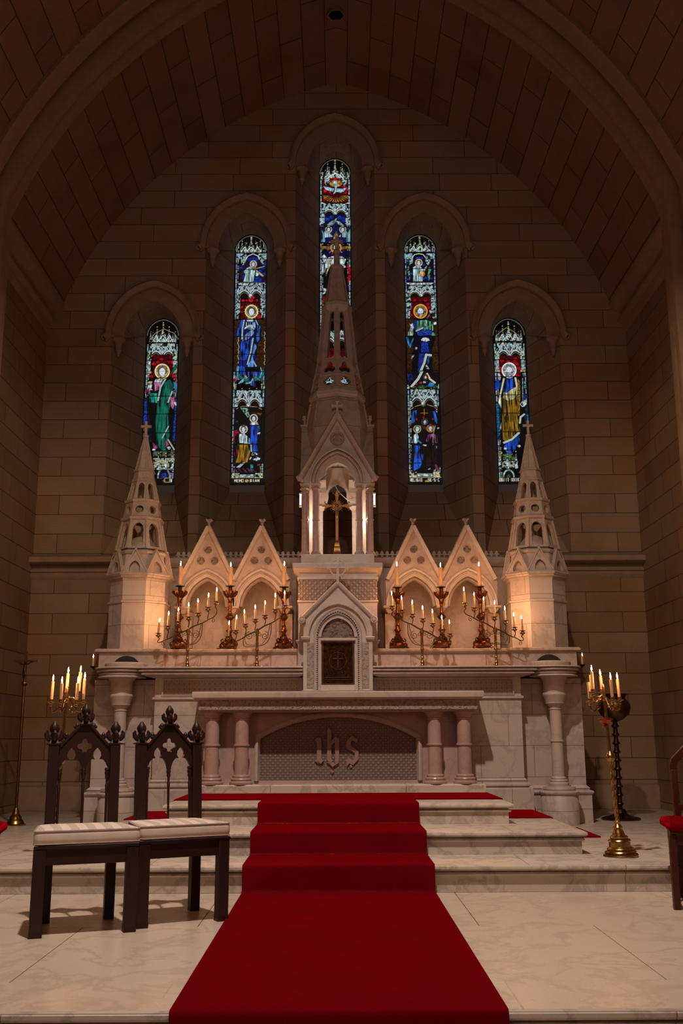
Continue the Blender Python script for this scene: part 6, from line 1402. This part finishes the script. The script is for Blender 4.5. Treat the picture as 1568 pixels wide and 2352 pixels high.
g.P((26,76,205), [(300,1760),(470,1640),(495,1700),(440,1830),(350,1920),(300,1860),(270,1800)], 'f'); g.hem([(275,1745),(380,1700),(480,1610)], 20); g.hem([(490,1480),(500,1400),(550,1360)], 18); g.P((200,205,190), [(215,1540),(245,1460),(240,1580)], 'k'); g.E(SKIN, 295, 1825, 24, 18); g.E(SKIN, 480, 1790, 22, 18)
g.head(345,765,56,(225,230,225),(180,190,200),beard=True); g.P((190,205,215), [(300,830),(400,830),(390,870),(350,880),(305,870)], 'k')
g.P((150,190,190), [(520,870),(534,870),(538,1240),(524,1240)]); g.P((90,170,165), [(548,910),(572,910),(572,1010),(548,1010)], 't'); g.L((200,205,190), [(495,1225),(525,1190),(555,1225),(525,1260),(495,1225)], 4)
g.E((190,180,120), 225, 1880, 30, 26, 'k'); g.P((80,110,60), [(250,1900),(400,1890),(440,1980),(260,1980)], 't'); g.P((170,180,150), [(250,1990),(420,1990),(420,2080),(250,2080)], 't')
for u in (.08,.30,.56,.9): g.pinn(u, zrow(1078), zrow(1036), .045, (196,220,222))
g.E((165,196,190), 340, 2200, 80, 100, 'k'); g.E((12,12,14), 340, 2210, 62, 85, lead=0); g.E((70,90,80), 340, 2200, 26, 34, 'k')
g.R((8,8,9), .04, zrow(1110), .96, zrow(1098), 'p', 0); g.text('OBIIT.XXIX', .04, .62, zrow(1106.5), zrow(1099.5)); g.R((160,180,170), .04, zrow(1110.5), .8, zrow(1108.5), 'k')
g.bars([785,827,866,908,950,993,1035,1078]); g.finish(5)

# ---- centre window: dove, angels and a crowned figure, mostly behind the spire
g = Glass(*WIN[2]); g.border(zrow(1095), zrow(396)); g.view(640,340,5.88)
for u, a, w in ((.5,367,.08),(.27,375,.05),(.73,375,.05),(.08,388,.03),(.92,388,.03)): g.pinn(u, zrow(412), zrow(a), w)
g.headwork(zrow(412), zrow(366)); g.P(DRED, [(590,410),(935,410),(935,735),(590,735)], 'k')
for x,y,r in ((625,580,24),(700,450,18),(820,440,20),(920,560,20),(620,690,22),(760,420,26),(880,520,20),(690,600,14),(900,600,20),(740,720,20),(795,715,22)): g.E((206,12,30), x, y, r)
for x in (650, 885): g.P((170,196,200), [(x-40,400),(x+40,400),(x+30,480),(x,520),(x-30,480)], 't')
g.L(WH, [(660,410),(700,370),(770,345),(830,370),(870,410)], 6)
g.E((206,160,60), 768, 480, 90, 46, 'k'); 
for k in range(13):
    a = PI*(k+.5)/13; g.P((206,156,50), [(768+40*math.cos(a), 640+20*math.sin(a)), (768+175*math.cos(a-.07), 640+95*math.sin(a-.07)), (768+175*math.cos(a+.07), 640+95*math.sin(a+.07))], 'p', 1)
g.P((170,212,238), [(595,512),(680,530),(745,545),(740,590),(690,585),(630,560)]); g.P((170,212,238), [(930,525),(860,550),(780,545),(770,590),(830,605),(880,590)]); g.P((190,222,240), [(740,450),(790,450),(785,560),(770,600),(730,632),(752,580),(755,540)]); g.E((200,226,240), 766, 470, 30, 30)
g.L(WH, [(575,740),(680,770),(770,760),(850,770),(955,740)], 7); g.canopy(zrow(496), zrow(468))
g.P((12,20,70), [(620,900),(910,900),(920,1060),(610,1060)], 'k')
for x,y in ((710,930),(660,960),(860,950),(820,940),(880,980)): g.E((24,60,180), x, y, 34, 26, 'k')
for u in (.1,.9): g.R((170,200,206), u-.08, zrow(518), u+.08, zrow(500), 't')
g.P((150,175,180), [(640,1040),(700,990),(760,960),(795,930),(770,1000),(720,1050)], 'k'); g.P((150,175,180), [(890,1050),(820,990),(770,980),(800,1030),(850,1050)], 'k')
g.P((14,24,90), [(560,1065),(975,1065),(975,1280),(560,1280)], 'k'); 
for s_ in (-1, 1):
    x = 768+s_*90; g.P((170,206,214), [(x+s_*10,1130),(x+s_*60,1120),(x+s_*75,1170),(x+s_*55,1210),(x-s_*60,1200),(x-s_*40,1180)], 'f'); g.P((110,165,170), [(x+s_*60,1160),(x+s_*110,1080),(x+s_*105,1270),(x+s_*50,1270)], 'f'); g.head(x+s_*5,1100,26,(190,200,180),(130,130,100))
for k in range(5): g.P(YEL, [(740+k*12,1230),(748+k*12,1090+abs(k-2)*20),(756+k*12,1230)], lead=1)
g.P((150,120,40), [(565,1325),(970,1325),(970,1368),(565,1368)], 'k'); g.P((12,12,60), [(590,1385),(960,1385),(960,1480),(580,1480)], 'k')
for k in range(16):
    a = 2*PI*k/16; g.P((190,40,50) if k % 2 else (120,150,220), [(768+70*math.cos(a), 1340+60*math.sin(a)), (768+125*math.cos(a-.1), 1340+105*math.sin(a-.1)), (768+125*math.cos(a+.1), 1340+105*math.sin(a+.1))], lead=1)
g.head(772,1345,42,(200,170,90),(90,50,30),beard=True)
g.P(WH, [(560,1680),(590,1580),(660,1480),(720,1460),(850,1460),(910,1500),(890,1560),(800,1640),(700,1640),(640,1620),(620,1690)], 'f'); g.P(SKIN, [(580,1470),(610,1430),(650,1480),(640,1560),(600,1540)]); g.P(SKIN, [(800,1560),(880,1570),(915,1610),(880,1620),(820,1590)])
g.P((205,10,26), [(920,1570),(970,1620),(985,1710),(930,1850),(925,1780),(940,1690)], 'f'); g.P((196,8,24), [(590,1790),(660,1790),(650,1880),(630,1910)], 'f'); g.P((205,195,140), [(700,1480),(730,1480),(640,1740),(620,1740)], 'k'); g.P((10,8,12), [(600,1720),(930,1760),(960,2352),(590,2352)], 'k'); g.P(SKIN, [(600,1890),(640,1900),(650,1970),(595,1975)], 't'); g.P((120,8,24), [(590,2000),(640,2000),(620,2100),(595,2080)], 'f')
for k in range(5): g.E((150,110,40), 600, 2120+k*50, 12, 12); g.E((150,110,40), 945, 1990+k*60, 14, 12)
for a in (760, 860, 960): g.canopy(zrow(a+36), zrow(a)); 
g.R(DRED, .12, zrow(850), .88, zrow(800), 'k')
for k in range(12): g.E((190,30,40) if k % 3 else (60,120,160), 600+k*32, 2800+((k*37) % 60), 20)
g.bars([448,521,558,594,631,669,709,749,789,829,870,912,955,998,1041,1084]); g.finish(3)
# ------------------------------------------------------------------ light, camera, view
def light(kind, name, loc, energy, color, aim=None, **kw):
    d = bpy.data.lights.new(name, kind); d.energy = energy; d.color = color
    for k, v in kw.items(): setattr(d, k, v)
    o = bpy.data.objects.new(name, d); COL.objects.link(o); o.location = loc
    if aim is not None: o.rotation_euler = (Vector(aim)-Vector(loc)).to_track_quat('-Z', 'Y').to_euler()
    return o
WARM = (1., .66, .46)
light('SPOT', 'overhead_spot', (-.3, 3.7, 8.5), 2300, (1., .83, .73), (0, 7.0, .2), spot_size=math.radians(66), spot_blend=.8, shadow_soft_size=.12)
light('SPOT', 'nave_spot', (0, 2.8, 4.9), 150, (1., .77, .66), (0, 10.4, 5.0), spot_size=math.radians(62), spot_blend=.9, shadow_soft_size=.07)
light('AREA', 'nave_glow', (0, -2.6, 5.0), 44, (1., .75, .62), (0, 10, 4), shape='RECTANGLE', size=6, size_y=4)
for t in (-1, 1):
    light('POINT', 'canopy_lamp', (t*.226, 10.13, 3.2), 3.2, (1., .84, .66), shadow_soft_size=.012)
    light('SPOT', 'side_wall_fill', (t*.2, 3.0, 6.5), 680, (1., .76, .50), (t*3.75, 11.6, 2.5), spot_size=math.radians(34), spot_blend=1., shadow_soft_size=.06)  # added pair of spots, brightens the side walls and throws the turret shadows
w = bpy.data.worlds.new('nave_dusk'); sc.world = w; w.use_nodes = True
bg = w.node_tree.nodes['Background']; bg.inputs[0].default_value = (1., .72, .60, 1); bg.inputs[1].default_value = .026
cam = bpy.data.cameras.new('camera'); co = bpy.data.objects.new('camera', cam); COL.objects.link(co); sc.camera = co
cam.sensor_fit = 'VERTICAL'; cam.sensor_height = 36; cam.sensor_width = 24; cam.lens = F/2352*36; cam.clip_end = 100
fw = Vector((math.sin(YAW)*math.cos(PIT), math.cos(YAW)*math.cos(PIT), math.sin(PIT)))
rt = Vector((math.cos(YAW), -math.sin(YAW), 0)); up = rt.cross(fw)
c, s = math.cos(ROLL), math.sin(ROLL)
r2 = rt*c - up*s if False else rt*c+up*(-s); u2 = rt*s+up*c
co.matrix_world = Matrix(((r2.x,u2.x,-fw.x,0),(r2.y,u2.y,-fw.y,0),(r2.z,u2.z,-fw.z,H),(0,0,0,1)))
for o in list(COL.objects):
    if '_local' in o: del o['_local']
vs = sc.view_settings; vs.view_transform = 'Standard'; vs.look = 'None'; vs.exposure = 0; vs.gamma = 1; vs.use_curve_mapping = False
sc.cycles.use_denoising = True; sc.cycles.max_bounces = 6; sc.cycles.diffuse_bounces = 4; sc.cycles.glossy_bounces = 3; sc.cycles.sample_clamp_indirect = 3
sc.cycles.use_light_tree = True
